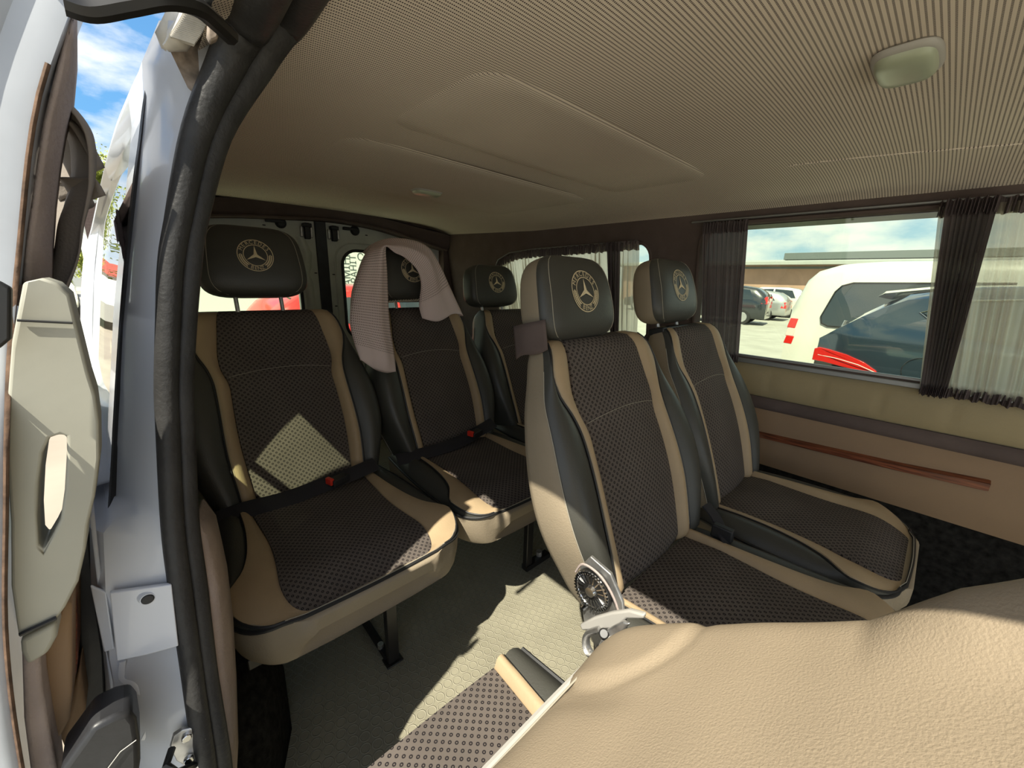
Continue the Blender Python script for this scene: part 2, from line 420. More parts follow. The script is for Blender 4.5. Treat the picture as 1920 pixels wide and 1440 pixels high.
# ------------------------------------------------------------------ seats
def emblem(parent, surf, R_=.05, cx=0.0, cz=0.0):
    mb = MB()
    def put(p2, lift=.0012): return (surf(cx + p2[0], cz + p2[1]) + lift, cx + p2[0], cz + p2[1])
    def ring(r0, r1, n=56):
        for k in range(n):
            a, b_ = 2*PI*k/n, 2*PI*(k+1)/n
            mb.add([put((r*math.cos(t), r*math.sin(t))) for r, t in ((r0, a), (r1, a), (r1, b_), (r0, b_))], [(0, 1, 2, 3)])
    ring(R_*.955, R_); ring(R_*.635, R_*.675)
    for k in range(3):                                     # the three-pointed star, each arm with a raised ridge
        a = PI/2 + k*2*PI/3
        tip = (R_*.62*math.cos(a), R_*.62*math.sin(a))
        l = (R_*.115*math.cos(a+PI/3), R_*.115*math.sin(a+PI/3)); r = (R_*.115*math.cos(a-PI/3), R_*.115*math.sin(a-PI/3))
        mb.add([put(tip), put(l), put((0, 0), .0032), put(r)], [(0, 1, 2), (0, 2, 3)])
    def letters(txt, a0, a1, up):
        for k, ch in enumerate(txt):
            a = math.radians(lerp(a0, a1, k/(len(txt)-1))); rot = a - PI/2 if up else a + PI/2
            vs_, fs = LET[ch]; c, s_ = math.cos(rot), math.sin(rot); rm = R_*.815
            mb.add([put((rm*math.cos(a) + (v.x*c - v.y*s_)*R_/.05, rm*math.sin(a) + (v.x*s_ + v.y*c)*R_/.05)) for v in vs_], fs)
    letters('MERCEDES', 152, 30, True); letters('BENZ', 249, 291, False)
    for sgn in (1, -1):                                    # laurel sprigs either side
        for k in range(9):
            a = math.radians(-2 - k*6.2)
            for side in (-1, 1):
                a2 = a + .03; rr = R_*(.815 + side*.055)
                dirv = -PI/2 + a + side*.55 + PI
                pts = []
                for q in range(8):
                    t = 2*PI*q/8; ex, ey = .0042*math.cos(t)*R_/.05, .0013*math.sin(t)*R_/.05
                    x = rr*math.cos(a2) + ex*math.cos(dirv) - ey*math.sin(dirv); y = rr*math.sin(a2) + ex*math.sin(dirv) + ey*math.cos(dirv)
                    pts.append(put((sgn*x, y)))
                mb.add(pts, [tuple(range(8))])
    return mb.build('embroidered_emblem', M['thread'], parent, smooth=0, recalc=False)
LET = {ch: text_mesh(ch, .0155) for ch in set('MERCEDESBENZ')}

def backrest(parent, H=.60, K=1.0, dense=True, leather=3, nd=18, th=1.0):
    "local frame: z up along the backrest, x towards the sitter, y across; K scales the width"
    NV = 40; rings = []; mats_row = None; cT = {1: [], -1: []}; cC = {1: [], -1: []}; edge = {1: [], -1: []}
    of = lambda v: K*sinterp(v, [(0, .205), (.12, .232), (.32, .266), (.5, .268), (.72, .242), (.86, .210), (.95, .192), (1, .182)])
    tf = lambda v: sinterp(v, [(0, .80), (.15, .72), (.4, .655), (.6, .67), (.70, .74), (.79, .88), (.86, .965), (1, .97)])
    cf = lambda v: sinterp(v, [(0, .60), (.3, .53), (.60, .525), (.655, .56), (.69, .60), (.8, .65), (1, .70)])
    def half(v):
        o = of(v); t = o*tf(v); c = o*cf(v)
        bol = .040*sinterp(v, [(0, .75), (.3, 1), (.6, .8), (.8, .35), (1, .1)])
        lum = .014*math.sin(PI*min(1, v*1.3)) 
        cols = []
        for k in range(6): y = c*k/5; cols.append((y, lum + .012*(1 - (k/5)**2) + .001))
        cols.append((c + .0015, lum - .004)); 
        for k in range(1, 5):
            q = k/4; cols.append((lerp(c+.002, t-.002, q), lum + .006*math.sin(PI*q)*1.6 + bol*.45*q))
        cols.append((t, lum + bol*.45 - .004))
        for k in range(1, 9):
            a = k/8*PI/2
            w = o - t
            y = t + w*math.sin(a)**.9; x = lum + bol*.45 + bol*.75*math.sin(min(PI, k/8*PI*.9)) - (1-math.cos(a))*(.05*th + bol*.45)
            cols.append((y, x))
        yl, xl = cols[-1]
        cols += [(o*1.0, -.075*th), (o*.985, -.095*th), (o*.93, -.108*th), (o*.6, -.113*th), (0, -.115*th)]
        return cols
    n = len(half(.5))
    for j in range(NV+1):
        v = j/NV; z = H*v; h = half(v)
        f = 1.0; zz = z
        if v > .90:
            q = (v - .90)/.10; f = math.sqrt(max(0, 1 - q*q))*.94 + .06
        if v < .06:
            q = 1 - v/.06; f = math.sqrt(max(0, 1 - q*q*.8))
        xm = -.045
        hp = [((y if v < .9 else y*(.93+.07*f)), xm + (x - xm)*f) for y, x in h]
        ring = [V(x, y, z) for y, x in hp] + [V(x, -y, z) for y, x in hp[-2:0:-1]]
        rings.append(ring)
        iC = 6; iT = 11
        for sg in (1, -1):
            for d, i in ((cC, iC), (cT, iT)):
                y, x = hp[i]; d[sg].append(V(x + .0035*f, sg*y, z))
            y, x = hp[nd if nd < 18 else 20]; edge[sg].append(V(x + (.0012 if nd < 18 else 0), sg*(y + .0012), z))
    # material per column: 0 fabric, 1 tan, 2 black, 3 taupe
    N = 2*n - 2; cm = []
    for i in range(N):
        k = i if i < n - 1 else N - 1 - i
        cm.append(0 if k < 6 else 1 if k < 11 else 2 if k < nd else leather)
    mb = MB(); mb.loft(rings, True, True, cm)
    o = mb.build('backrest', [M['fabric'], M['tan'], M['dark'], M['taupe']], parent, smooth=50, uvf=lambda c: (c.y, c.z))
    xn = -.076; yn = lambda v: of(v)*1.0
    if dense:
        for sg in (1, -1): MB().tube(cT[sg][2:-1], .0030, 6).build('piping', M['black'], o)
        for sg in (1, -1): MB().tube([p + V(.0015, -sg*.005, 0) for p in cT[sg][3:-2]], .0007, 5).build('stitching', M['stitch'], o)
        ys = [lerp(-.135*K, .135*K, k/16) for k in range(17)]
        v = .655; c = of(v)*cf(v)
        MB().tube([V(.014*math.sin(PI*min(1, v*1.3)) + .012*(1-(y/c)**2) + .0022, y, H*v + .012*(1-(y/.135/K)**2)) for y in ys], .0007, 5).build('stitched_seam', M['stitch'], o)
        for sg in (1, -1): MB().tube(edge[sg][2:36], .0010, 5).build('stitching', M['stitch'], o)
    return o

def cushion(parent, Lc=.55, hw=.27, thick=.125, dense=True, skirt=3, cback=.72):
    "local frame: x forward from the rear edge, z=0 at the top of the cushion edge"
    NS = 34; rings = []; cT = {1: [], -1: []}; pipe = {1: [], -1: []}; rad = .12
    def o_(s):
        x = s*Lc
        base = hw*sinterp(s, [(0, .90), (.3, .97), (.6, 1), (1, 1)])
        if x > Lc - rad:
            q = (x - (Lc - rad))/rad; base -= .085*(1 - math.sqrt(max(0, 1 - q*q)))
        return base
    cf = lambda s: sinterp(s, [(0, cback - .04), (.3, .60), (.6, .57), (1, .68)])
    tf = lambda s: sinterp(s, [(0, cback + .06), (.25, .72), (.5, .735), (.68, .82), (.82, 1.0), (1, 1.0)])
    S = [j/NS for j in range(NS+1)] 
    S = [1 - (1 - s)**1.5 for s in S]
    for s in S:
        wf = max(0, (s - .80)/.20)**2*(1 if s > .8 else 0)
        o = o_(s); c = o*cf(s); t = min(o*tf(s), o*.992); x = s*Lc
        roll = -.014*max(0, (s - .72)/.28)**2.2; back = -.012*max(0, (.2 - s)/.2)
        wave = .010*math.sin(PI*min(1, s*1.1))
        h = []
        for k in range(6): h.append((c*k/5, .018*(1 - .35*(k/5)**2) + roll + back))
        h.append((c + .0015, .0065 + roll + back))
        for k in range(1, 5):
            q = k/4; h.append((lerp(c+.003, t-.002, q), .011 + roll + .008*math.sin(PI*q*.8) + wave*q))
        h.append((t, .006 + roll + wave))
        for k in range(1, 5):
            q = k/4; h.append((lerp(t + .001, o, q), lerp(.010 + wave, -.012, q*q) + roll + .012*math.sin(PI*q)*(o-t)/.05*.5))
        h = [(y, lerp(z, -.010, wf)) for y, z in h]
        ip = len(h) - 1
        tz = -thick + .02*s
        h += [(o*1.0 + .003, -.030 + roll*.5), (o + .001, -.06 + roll*.3), (o*.97, lerp(-.06, tz, .75)), (o*.93, tz), (o*.5, tz - .004), (0, tz - .005)]
        bulge = 0
        rings.append([V(x, y, z) for y, z in h] + [V(x, -y, z) for y, z in h[-2:0:-1]])
        for sg in (1, -1):
            cT[sg].append(V(x, sg*h[11][0], h[11][1] + .004)); pipe[sg].append(V(x, sg*(h[ip][0] + .002), h[ip][1]))
    # rounded front face: a few rings bulging forward then shrinking
    last = rings[-1]; zc = sum(p.z for p in last)/len(last)
    for q in (.35, .65, .85, 1.0):
        fr = []
        for p in last:
            zz = p.z; down = (zz - (-thick))/thick
            fr.append(V(Lc + .022*math.sin(q*PI/2)*(1 if zz > -.09 else .2) - (0 if zz > -.09 else .02*q), p.y*(1 - .30*q), zc + (zz - zc)*(1 - .55*q**3)))
        rings.append(fr)
    n = len(rings[0])//2 + 1; N = len(rings[0]); cm = []
    for i in range(N):
        k = i if i < n - 1 else N - 1 - i
        cm.append(0 if k < 6 else 1 if k < 11 else 2 if k < 15 else skirt)
    mb = MB(); b0 = 0
    mb.loft(rings, True, True, cm)
    # the front face below the seam is leather
    nr = len(rings)
    for fi, f in enumerate(mb.f):
        if all(i >= (NS)*N for i in f): mb.m[fi] = skirt
    o = mb.build('seat_cushion', [M['fabric'], M['tan'], M['dark'], M['taupe'], M['panel']], parent, smooth=50, uvf=lambda c: (c.y, c.x))
    e1 = pipe[1][-1]; loop = pipe[1] + [V(Lc + .007 + .006*math.sin(PI*q/12), lerp(e1.y, -e1.y, q/12), e1.z + .001) for q in range(1, 12)] + pipe[-1][::-1]
    if dense:
        MB().tube(loop, .0042, 6).build('piping', M['black'], o)
        MB().tube([p + V(-.001, 0, .005) - V(0, .008 if p.y > 0 else -.008, 0) for p in loop], .0008, 5).build('stitching', M['stitch'], o)
        for sg in (1, -1):
            MB().tube([p - V(0, sg*.006, -.0005) for p in cT[sg]], .0007, 5).build('stitching', M['stitch'], o)
            MB().tube(cT[sg], .0028, 6).build('seam_piping', M['black'], o)
    return o

def headrest(parent, w=.145, h=.105, d=.052, sides=2, posts=True):
    "local frame: z=0 at the headrest's bottom, x=0 the middle of its depth"
    e = 4.2
    def wz(t): return w*(1 - abs(t)**e)**(1/e) if abs(t) < 1 else 0
    def wt(t):                                             # t -1..1 over the height; narrower crown
        return max(.004, wz(t))*(1 - .13*(t*.5+.5)**1.5)
    def dt(t): return max(.003, d*(1 - abs(t)**3.4)**(1/3.4))*(1 - .16*max(0, t))
    rings = []; T = [math.sin(-PI/2 + PI*j/28) for j in range(29)]
    T[0] = -.995; T[-1] = .995
    for t in T:
        W, D = wt(t), dt(t); ring = []
        for k in range(40):
            a = 2*PI*k/40; ca, sa = math.cos(a), math.sin(a); p = 2/4.6
            ring.append(V(D*math.copysign(abs(ca)**p, ca), W*math.copysign(abs(sa)**p, sa), h + h*t))
        rings.append(ring)
    cm = [2 if (k < 9 or k >= 31) else sides for k in range(40)]
    mb = MB(); mb.loft(rings, True, True, cm)
    o = mb.build('headrest', [M['fabric'], M['tan'], M['dark'], M['taupe']], parent, smooth=60)
    def surf(y, z):
        t = (z - h)/h; W, D = wt(t), dt(t); q = min(.99, abs(y)/W)
        return D*(1 - q**4.6)**(1/4.6)
    emblem(o, surf, .048, 0, h*1.10)
    for sg in (1, -1):
        pts = []
        for t in [lerp(-.96, .93, k/18) for k in range(19)]:
            W, D = wt(t), dt(t); pts.append(V(D*.88, sg*W*(1-.88**4.6)**(1/4.6) + sg*.001, h + h*t))
        MB().tube(pts, .0009, 5).build('stitching', M['stitch'], o)
    if posts:
        for sg in (1, -1): MB().cyl((-.005, sg*.062, -.06), (-.005, sg*.062, .03), .006, 10).build('headrest_post', M['steel'], o)
    return o

def make_seat(label, pos, xb, recline, H, head, cush, hw=.27, K=1.0, group=None, skirt=3, sides=2, leather=2, nd=18):
    "pos = (x, y, z) of the foot of the backrest's front; head = (x, z, tilt) ; cush = (rear x, z, length)"
    t = thing('van_seat', label, 'seat', (pos[0], pos[1], 0), 0, group)
    b = backrest(t, H, K, leather=leather, nd=nd, th=.72 if nd < 18 else 1.0); b.location = (0, 0, pos[2]); b.rotation_euler = (0, -math.radians(recline), 0)
    c = cushion(t, cush[2], hw, skirt=skirt); c.location = (cush[0] - pos[0], 0, cush[1])
    h = headrest(t, *head[3:], sides=sides); h.location = (head[0] - pos[0], 0, head[1]); h.rotation_euler = (0, -math.radians(head[2]), 0)
    return t, b, c, h

seatA, bA, cA, hA = make_seat('rear row seat beside the open door, sunlit diamond patch on its backrest', (-1.215, .298, .40), 0, 24, .635,
    (-1.485, 1.005, 12, .150, .108), (-1.30, .430, .55), .27, 1.04)
seatB, bB, cB, hB = make_seat('middle rear row seat with a pink towel over its headrest', (-1.215, .834, .41), 0, 24, .622,
    (-1.485, .985, 12, .140, .106), (-1.32, .430, .545), .252, .96)
seatC, bC, cC_, hC = make_seat('rear row seat in the far corner, partly hidden behind another seat', (-1.215, 1.330, .41), 0, 24, .60,
    (-1.485, .955, 12, .148, .098), (-1.32, .435, .545), .235, .90)
seatD, bD, cD, hD = make_seat('second row seat by the aisle with the bare recliner dial', (-.345, .800, .435), 0, 21, .575,
    (-.590, .945, 14, .136, .098), (-.345, .445, .445), .258, 1.01, sides=3, leather=3, nd=17)
seatE, bE, cE, hE = make_seat('second row seat by the curtained side window', (-.345, 1.306, .435), 0, 21, .575,
    (-.590, .965, 14, .140, .098), (-.38, .450, .435), .243, .915, sides=3, leather=3, nd=17)
for s_ in (seatA, seatB, seatC): s_['group'] = 'rear row seats'
for s_ in (seatD, seatE): s_['group'] = 'second row seats'
hA.location.y = -.018; hB.location.y = -.025; hC.location.y = -.085; hD.location.y = -.052; hE.location.y = -.085

# ribbed grey cover flap hanging under the second-row headrest
mb = MB()
mb.grid(lambda u, v: V(lerp(-.055, .045, u) , -.138 - .008*math.sin(PI*u) - .004*v, .050 - .075*v + .014*u*v + .004*math.sin(6*u)*v), 12, 6)
part_label(mb.build('cover_flap', M['mauve'], hD, solid=.002), 'grey brown loose cover flap')
mb = MB(); mb.box((.0, .0, -.022), (.05, .20, .022)); mb.build('post_bracket', M['black'], hD, bevel=.004)
mb = MB(); mb.cyl((.02, .07, -.03), (.02, .07, .0), .008, 12); mb.build('release_button', M['steel'], hD)
mb = MB(); mb.box((.0, .0, -.022), (.05, .17, .02)); mb.build('post_bracket', M['black'], hE, bevel=.004)

# bench frames and legs of the rear row
def local(t, p): return V(p) - V(t.location)
mb = MB()
for y in (.12, .48):
    mb.box(local(seatA, (-1.0, y, .30)), (.42, .03, .03))
mb.box(local(seatA, (-.84, .30, .295)), (.03, .50, .028)); mb.box(local(seatA, (-1.18, .30, .295)), (.03, .50, .028))
mb.build('seat_frame', M['blackmetal'], seatA, bevel=.003)
mb = MB(); mb.box(local(seatA, (-.885, .385, .15)), (.022, .032, .30)); mb.box(local(seatA, (-.885, .385, .003)), (.04, .05, .006)); mb.build('leg', M['blackmetal'], seatA, bevel=.003)
mb = MB(); mb.box(local(seatA, (-1.18, .385, .15)), (.022, .032, .30)); mb.build('leg', M['blackmetal'], seatA, bevel=.003)
mb = MB(); mb.tube([local(seatA, p) for p in ((-.895, .375, .012), (-1.17, .375, .02))], .012, 8); mb.build('floor_bar', M['blackmetal'], seatA)
mb = MB(); mb.cyl(local(seatA, (-.93, .37, .02)), local(seatA, (-.93, .37, .034)), .009, 8); mb.build('bolt', M['steel'], seatA)
for yy in (.95,):
    mb = MB(); mb.box(local(seatB, (-.90, yy, .15)), (.022, .032, .30)); mb.build('leg', M['blackmetal'], seatB, bevel=.003)
mb = MB(); mb.box(local(seatB, (-.90, 1.0, .012)), (.03, .13, .02)); mb.build('floor_bar', M['blackmetal'], seatB)
mb = MB(); mb.cyl(local(seatB, (-.905, 1.02, .02)), local(seatB, (-.905, 1.02, .042)), .012, 8); mb.build('bolt', M['steel'], seatB)
for yy in (1.14, 1.5):
    for xx in (-.86, -1.2):
        mb = MB(); mb.box(local(seatC, (xx, yy, .15)), (.022, .03, .31)); mb.build('leg', M['blackmetal'], seatC, bevel=.003)
for s_ in (seatD, seatE):
    for xx in (-.30, .05):
        for sg in (-1, 1):
            if s_ is seatD and sg == 1: continue
            mb = MB(); mb.box(V(xx + .345, sg*.2, .165), (.03, .03, .33)); mb.build('leg', M['blackmetal'], s_, bevel=.003)

# recliner mechanism on the near side of seat D (faces -y)
Y0 = .530
def DL(x, y, z): return local(seatD, (x + -0.016, y, z + -0.014))
rc = V(-.318, Y0, .553)
mb = MB()
mb.prism([DL(-.352, Y0+.006, .52), DL(-.355, Y0+.006, .575), DL(-.335, Y0+.006, .61), DL(-.29, Y0+.006, .60), DL(-.262, Y0+.006, .56), DL(-.25, Y0+.006, .50), DL(-.262, Y0+.006, .445), DL(-.30, Y0+.006, .42), DL(-.335, Y0+.006, .46)], (0, .008, 0))
rp = mb.build('recliner_plate', M['steel'], seatD, bevel=.002)
mb = MB(); mb.cyl(DL(rc.x, Y0+.006, rc.z), DL(rc.x, Y0-.006, rc.z), .038, 36); mb.build('recliner_dial', M['blackmetal'], seatD, bevel=.0015)
dial = MB()
for k in range(36):
    a = 2*PI*k/36
    dial.box(DL(rc.x + .034*math.cos(a), Y0 - .007, rc.z + .034*math.sin(a)), (.006, .004, .003), rot=Matrix.Rotation(-a, 3, 'Y'))
for k in range(18):
    a = 2*PI*k/18
    dial.box(DL(rc.x + .0225*math.cos(a), Y0 - .007, rc.z + .0225*math.sin(a)), (.013, .003, .0022), rot=Matrix.Rotation(-a, 3, 'Y'))
dial.tube([DL(rc.x + .031*math.cos(a), Y0 - .0065, rc.z + .031*math.sin(a)) for a in [2*PI*k/32 for k in range(32)]], .0016, 6, closed=True)
dial.cyl(DL(rc.x, Y0-.004, rc.z), DL(rc.x, Y0-.012, rc.z), .013, 20, r2=.009)
dial.build('dial_teeth', M['chrome'], seatD)
for (x, z, r) in ((-.335, .50, .006), (-.305, .475, .010), (-.272, .505, .006), (-.262, .535, .005)):
    mb = MB(); mb.cyl(DL(x, Y0+.006, z), DL(x, Y0-.006, z), r, 14, r2=r*.7); mb.build('rivet', M['chrome'], seatD)
mb = MB(); mb.tube([DL(*p) for p in spath([(-.352, Y0-.01, .575), (-.335, Y0-.012, .603), (-.295, Y0-.014, .602), (-.262, Y0-.014, .57), (-.245, Y0-.012, .515), (-.238, Y0-.01, .465)], 5)], .0022, 6)
part_label(mb.build('cover_lip', M['mauvelight'], seatD), 'pink grey torn edge of the seat cover')

# folded seat beside the door: backrest tipped forward over its cushion
F0 = (-.25, .20, 0); DZ = .022
seatF = thing('folded_van_seat', 'seat in the doorway with its beige backrest folded forward, sun across it', 'seat', F0)
def FL(p): return V(p) - V(F0)
def FP(p): return V(p[0] + .006, p[1], p[2] + DZ) - V(F0)
prof = [(-.262, .512), (-.250, .545), (-.222, .580), (-.175, .620), (-.131, .654), (-.085, .693), (-.038, .730), (.0, .762), (.035, .790), (.075, .822), (.12, .862), (.18, .912), (.24, .958), (.28, .975), (.31, .965)]
def ridge(x): return 0
rings = []
yN, yF = -.02, .478
us = [k/60 for k in range(61)]
P2 = []
for k in range((len(prof)-1)*6+1):
    q = k/6; P2.append((sinterp(q, [(i, p[0]) for i, p in enumerate(prof)]), sinterp(q, [(i, p[1]) for i, p in enumerate(prof)])))
NP = len(P2)
for i, (x, z) in enumerate(P2):
    s_ = i/(NP-1)
    a = P2[max(i-1, 0)]; b_ = P2[min(i+1, NP-1)]; tx, tz = b_[0]-a[0], b_[1]-a[1]; l = math.hypot(tx, tz); nx, nz = -tz/l, tx/l
    th = .115*min(1, math.sin(PI*min(1, max(.04, s_*1.0)))**.35 + .12)
    # far edge bulges upward (side bolster) towards the top of the backrest
    yf = yF + interp(s_, [(0, -.03), (.12, -.008), (.3, 0), (1, 0)]); ring = []
    for u in us:
        y = lerp(yN, yf, u)
        e = min(u, 1-u)/.09; edge_r = -.022*(1 - math.sqrt(1 - (1-min(1, e))**2))
        bol = .040*math.exp(-((u-.93)/.09)**2)*interp(s_, [(0, 0), (.50, .0), (.62, .7), (.8, 1)]) 
        dent = -.006*math.exp(-((u-.70)/.05)**2 - ((s_-.16)/.07)**2)
        sag = -.010*math.sin(PI*u)
        rr_ = math.hypot((x + .225)/.085, (y - .455)/.115); fold = .0038*min(1, max(0, (1.0 - rr_)/.10)) - .0025*math.exp(-((rr_ - 1.05)/.06)**2)
        h = edge_r + bol + sag + dent + fold
        ring.append(FP((x + nx*h, y, z + nz*h)))
    ring += [FP((x - nx*th*f_, y, z - nz*th*f_)) for y, f_ in ((yf + .004, .35), (yf - .006, .75), (yf - .04, 1), (yN + .04, 1), (yN + .006, .75), (yN - .004, .35))]
    rings.append(ring)
N = len(rings[0]); cm = [0]*60 + [0, 1, 1, 2, 1, 1, 0]
mb = MB(); mb.loft(rings, True, True, cm)
fb = mb.build('backrest', [M['panel'], M['dark'], M['fabric']], seatF, smooth=50)
mb = MB(); mb.tube([FP(p) for p in spath([(-.262, -.03, .498), (-.258, .10, .505), (-.255, .22, .515), (-.252, .33, .525), (-.244, .42, .54), (-.236, .455, .545)], 4)], .0062, 8)
part_label(mb.build('edge_strip', M['lampframe'], seatF), 'pale grey plastic edge strip')
mb = MB(); mb.tube([FP(p) for p in spath([(-.246, -.03, .522), (-.244, .10, .530), (-.242, .25, .54), (-.235, .42, .562)], 4)], .0013, 6)
mb.build('zip', M['stitch'], seatF)
fc = cushion(seatF, .56, .265, .13, cback=.74); fc.location = FL((-.425, .205, .40)); fc.rotation_euler = (0, math.radians(3), 0)
for xx in (-.33, .02):
    for yy in (.02, .38):
        mb = MB(); mb.box(FL((xx, yy, .14)), (.03, .03, .28)); mb.build('leg', M['blackmetal'], seatF, bevel=.003)
# seat-side hinge hardware between the folded seat and seat D
mb = MB()
mb.prism([FL(p) for p in ((-0.319, 0.484, 0.509), (-0.292, 0.484, 0.545), (-0.263, 0.484, 0.576), (-0.234, 0.484, 0.602), (-0.21, 0.484, 0.612), (-0.21, 0.484, 0.604), (-0.235, 0.484, 0.586), (-0.252, 0.484, 0.554), (-0.313, 0.484, 0.501))], (0, -.010, 0))
part_label(mb.build('release_lever', M['lampframe'], seatF, bevel=.003), 'pale grey plastic release lever')
mb = MB(); mb.tube([FL(p) for p in spath([(-0.277, 0.475, 0.535), (-0.301, 0.475, 0.505), (-0.301, 0.473, 0.481), (-0.286, 0.47, 0.475), (-0.27, 0.468, 0.499), (-0.261, 0.468, 0.529)], 6)], .010, 8, flat=.5)
part_label(mb.build('hinge_hook', M['steel'], seatF), 'curved dark steel hook')
mb = MB(); mb.prism([FL(p) for p in ((-0.264, 0.476, 0.546), (-0.239, 0.476, 0.582), (-0.227, 0.476, 0.586), (-0.24, 0.476, 0.555), (-0.254, 0.476, 0.529), (-0.268, 0.476, 0.522))], (0, -.008, 0)); mb.build('hinge_bracket', M['steel'], seatF, bevel=.003)
mb = MB(); mb.tube([FL(p) for p in ((-0.271, 0.462, 0.512), (-0.266, 0.462, 0.48))], .009, 8, flat=.5); mb.build('hinge_pin', M['chrome'], seatF, bevel=.002)
mb = MB(); mb.cyl(FL((-0.27, 0.472, 0.531)), FL((-0.264, 0.462, 0.543)), .008, 16); mb.build('pivot', M['blackmetal'], seatF, bevel=.002)

# black belt tag lying on seat D's side
t = thing('strap', 'short black strap with a small metal slide across the side of the aisle seat', 'strap', (-.19, .50, .50))
mb = MB(); pts = spath([(-.225, .515, .535), (-.205, .50, .527), (-.185, .488, .508), (-.155, .475, .505), (-.135, .478, .515)], 5)
mb.tube([V(p) - V(t.location) for p in pts], .012, 6, flat=.16, up=(0, -.3, 1)); mb.build('webbing', M['belt'], t)
mb = MB(); mb.box((.0, -.010, .012), (.018, .008, .03)); mb.build('buckle', M['chrome'], t, bevel=.002)

# seat belts lying in the crease between cushion and backrest
def seatbelt(label, pts, bpos, tongue, w=.024, rot=.3):
    t = thing('seat_belt', label, 'seat belt', pts[0])
    o = V(pts[0])
    mb = MB(); P_ = [V(p) - o for p in spath(pts, 5)]
    mb.tube(P_, w, 8, flat=.12, up=(.7, 0, .9)); mb.build('webbing', M['belt'], t)
    mb = MB(); mb.box(V(bpos) - o, (.03, .055, .022), rot=Matrix.Rotation(rot, 3, 'Z')); bk = mb.build('buckle', M['black'], t, bevel=.004)
    mb = MB(); mb.box(V(bpos) - o + V(.004, -.028, .006), (.026, .012, .020), rot=Matrix.Rotation(rot, 3, 'Z')); part_label(mb.build('release_button', M['red'], bk, bevel=.002), 'bright red button')
    if tongue: 
        mb = MB(); mb.box(V(tongue) - o, (.02, .05, .003), rot=Matrix.Rotation(rot, 3, 'Z')); mb.build('tongue', M['chrome'], t)
    return t
seatbelt('black seat belt with red buckle in the crease of the seat beside the open door',
    [(-1.20, .04, .44), (-1.185, .12, .455), (-1.165, .22, .46), (-1.165, .32, .468), (-1.175, .42, .472), (-1.19, .50, .475)], (-1.150, .365, .478), None)
seatbelt('black seat belt with red buckle in the crease of the towel seat',
    [(-1.21, .585, .455), (-1.185, .70, .462), (-1.175, .82, .470), (-1.185, .92, .485), (-1.20, 1.02, .50)], (-1.165, .90, .492), None)
t = thing('seat_belt', 'loose black belt stub between the two second row seats', 'seat belt', (-.29, 1.02, .50))
mb = MB(); mb.tube([V(p) - V(t.location) for p in spath([(-.33, 1.025, .52), (-.30, 1.02, .50), (-.27, 1.0, .475), (-.25, .985, .462)], 4)], .02, 6, flat=.2, up=(0, 0, 1)); mb.build('webbing', M['belt'], t)
mb = MB(); mb.box((.02, -.025, -.02), (.05, .02, .035)); mb.build('buckle', M['black'], t, bevel=.004)

# towel draped over the middle headrest
OUT = [(-1.32, 0.65, 0.746), (-1.315, 0.564, 0.771), (-1.32, 0.531, 0.803)]
pathL = [(-1.34, 0.517, 0.865), (-1.37, 0.52, 0.935), (-1.4, 0.548, 1.013), (-1.42, 0.584, 1.094), (-1.45, 0.633, 1.169), (-1.47, 0.705, 1.213), (-1.47, 0.793, 1.222), (-1.46, 0.875, 1.202), (-1.45, 0.922, 1.137), (-1.42, 0.952, 1.043), (-1.39, 0.993, 0.93)]
pathR = [(-1.32, 0.645, 0.819), (-1.345, 0.646, 0.912), (-1.375, 0.659, 1.004), (-1.4, 0.672, 1.097), (-1.405, 0.675, 1.185), (-1.405, 0.709, 1.166), (-1.405, 0.75, 1.15), (-1.4, 0.797, 1.106), (-1.4, 0.811, 1.052), (-1.385, 0.793, 0.979), (-1.36, 0.791, 0.93)]
bl = [(-1.315, 0.525, 0.804)] + pathL; br = [(-1.3, 0.64, 0.751)] + pathR
bl = spath(bl, 6); br = spath(br, 6)
nR = len(bl) - 1; nC = 16; mb = MB(); uvs = []
arc = 0; arcs = [0]
for a, b_ in zip(br, br[1:]): arcs.append(arcs[-1] + ((b_-a).length + 0.0)*.9)
tot = arcs[-1]
for j in range(nR + 1):
    for i in range(nC + 1):
        u = i/nC; p = bl[j].lerp(br[j], u); s_ = j/nR
        bul = .028*math.sin(PI*u)*(1.0 if .05 < s_ else s_/.05)
        fold = .006*math.sin(u*11 + s_*3)*math.sin(PI*u)
        if s_ > .72: fold += .012*math.sin(u*9 + 1)*(s_-.72)/.28
        end = -.018*math.sin(PI*u)*max(0, 1 - j/5) if j < 5 else 0
        q = p + V(bul + fold, 0, end + (.012*math.sin(u*PI*2)*max(0, (s_-.93)/.07)))
        mb.v.append(tuple(q)); uvs.append((u*.16, s_*.62))
for j in range(nR):
    for i in range(nC):
        a = j*(nC+1) + i; mb.f.append([a, a+1, a+nC+2, a+nC+1]); mb.m.append(0)
# the side that wraps behind the headrest
bk = len(mb.v)
for j in range(nR + 1):
    for i in range(1, 5):
        s_ = j/nR; w_ = min(1, max(0, (s_-.2)/.12))*min(1, max(0, (.97-s_)/.1))
        p = bl[j] + V(-.022*i, .004*i*(1 if s_ < .5 else -1), -.006*i*i*.3)*max(.12, w_); mb.v.append(tuple(p)); uvs.append((-.02*i, s_*.62))
for j in range(nR):
    for i in range(4):
        c0 = (j*(nC+1)) if i == 0 else bk + j*4 + i - 1; c1 = ((j+1)*(nC+1)) if i == 0 else bk + (j+1)*4 + i - 1
        d0 = bk + j*4 + i; d1 = bk + (j+1)*4 + i
        mb.f.append([c0, c1, d1, d0]); mb.m.append(0)
ob = mb.build('towel', M['towel'], None, smooth=180, solid=.005)
uvl = ob.data.uv_layers.new(name='UVMap')
for lp in ob.data.loops: uvl.data[lp.index].uv = uvs[lp.vertex_index]
tag(ob, 'pink grey waffle towel draped over the middle rear headrest', 'towel')
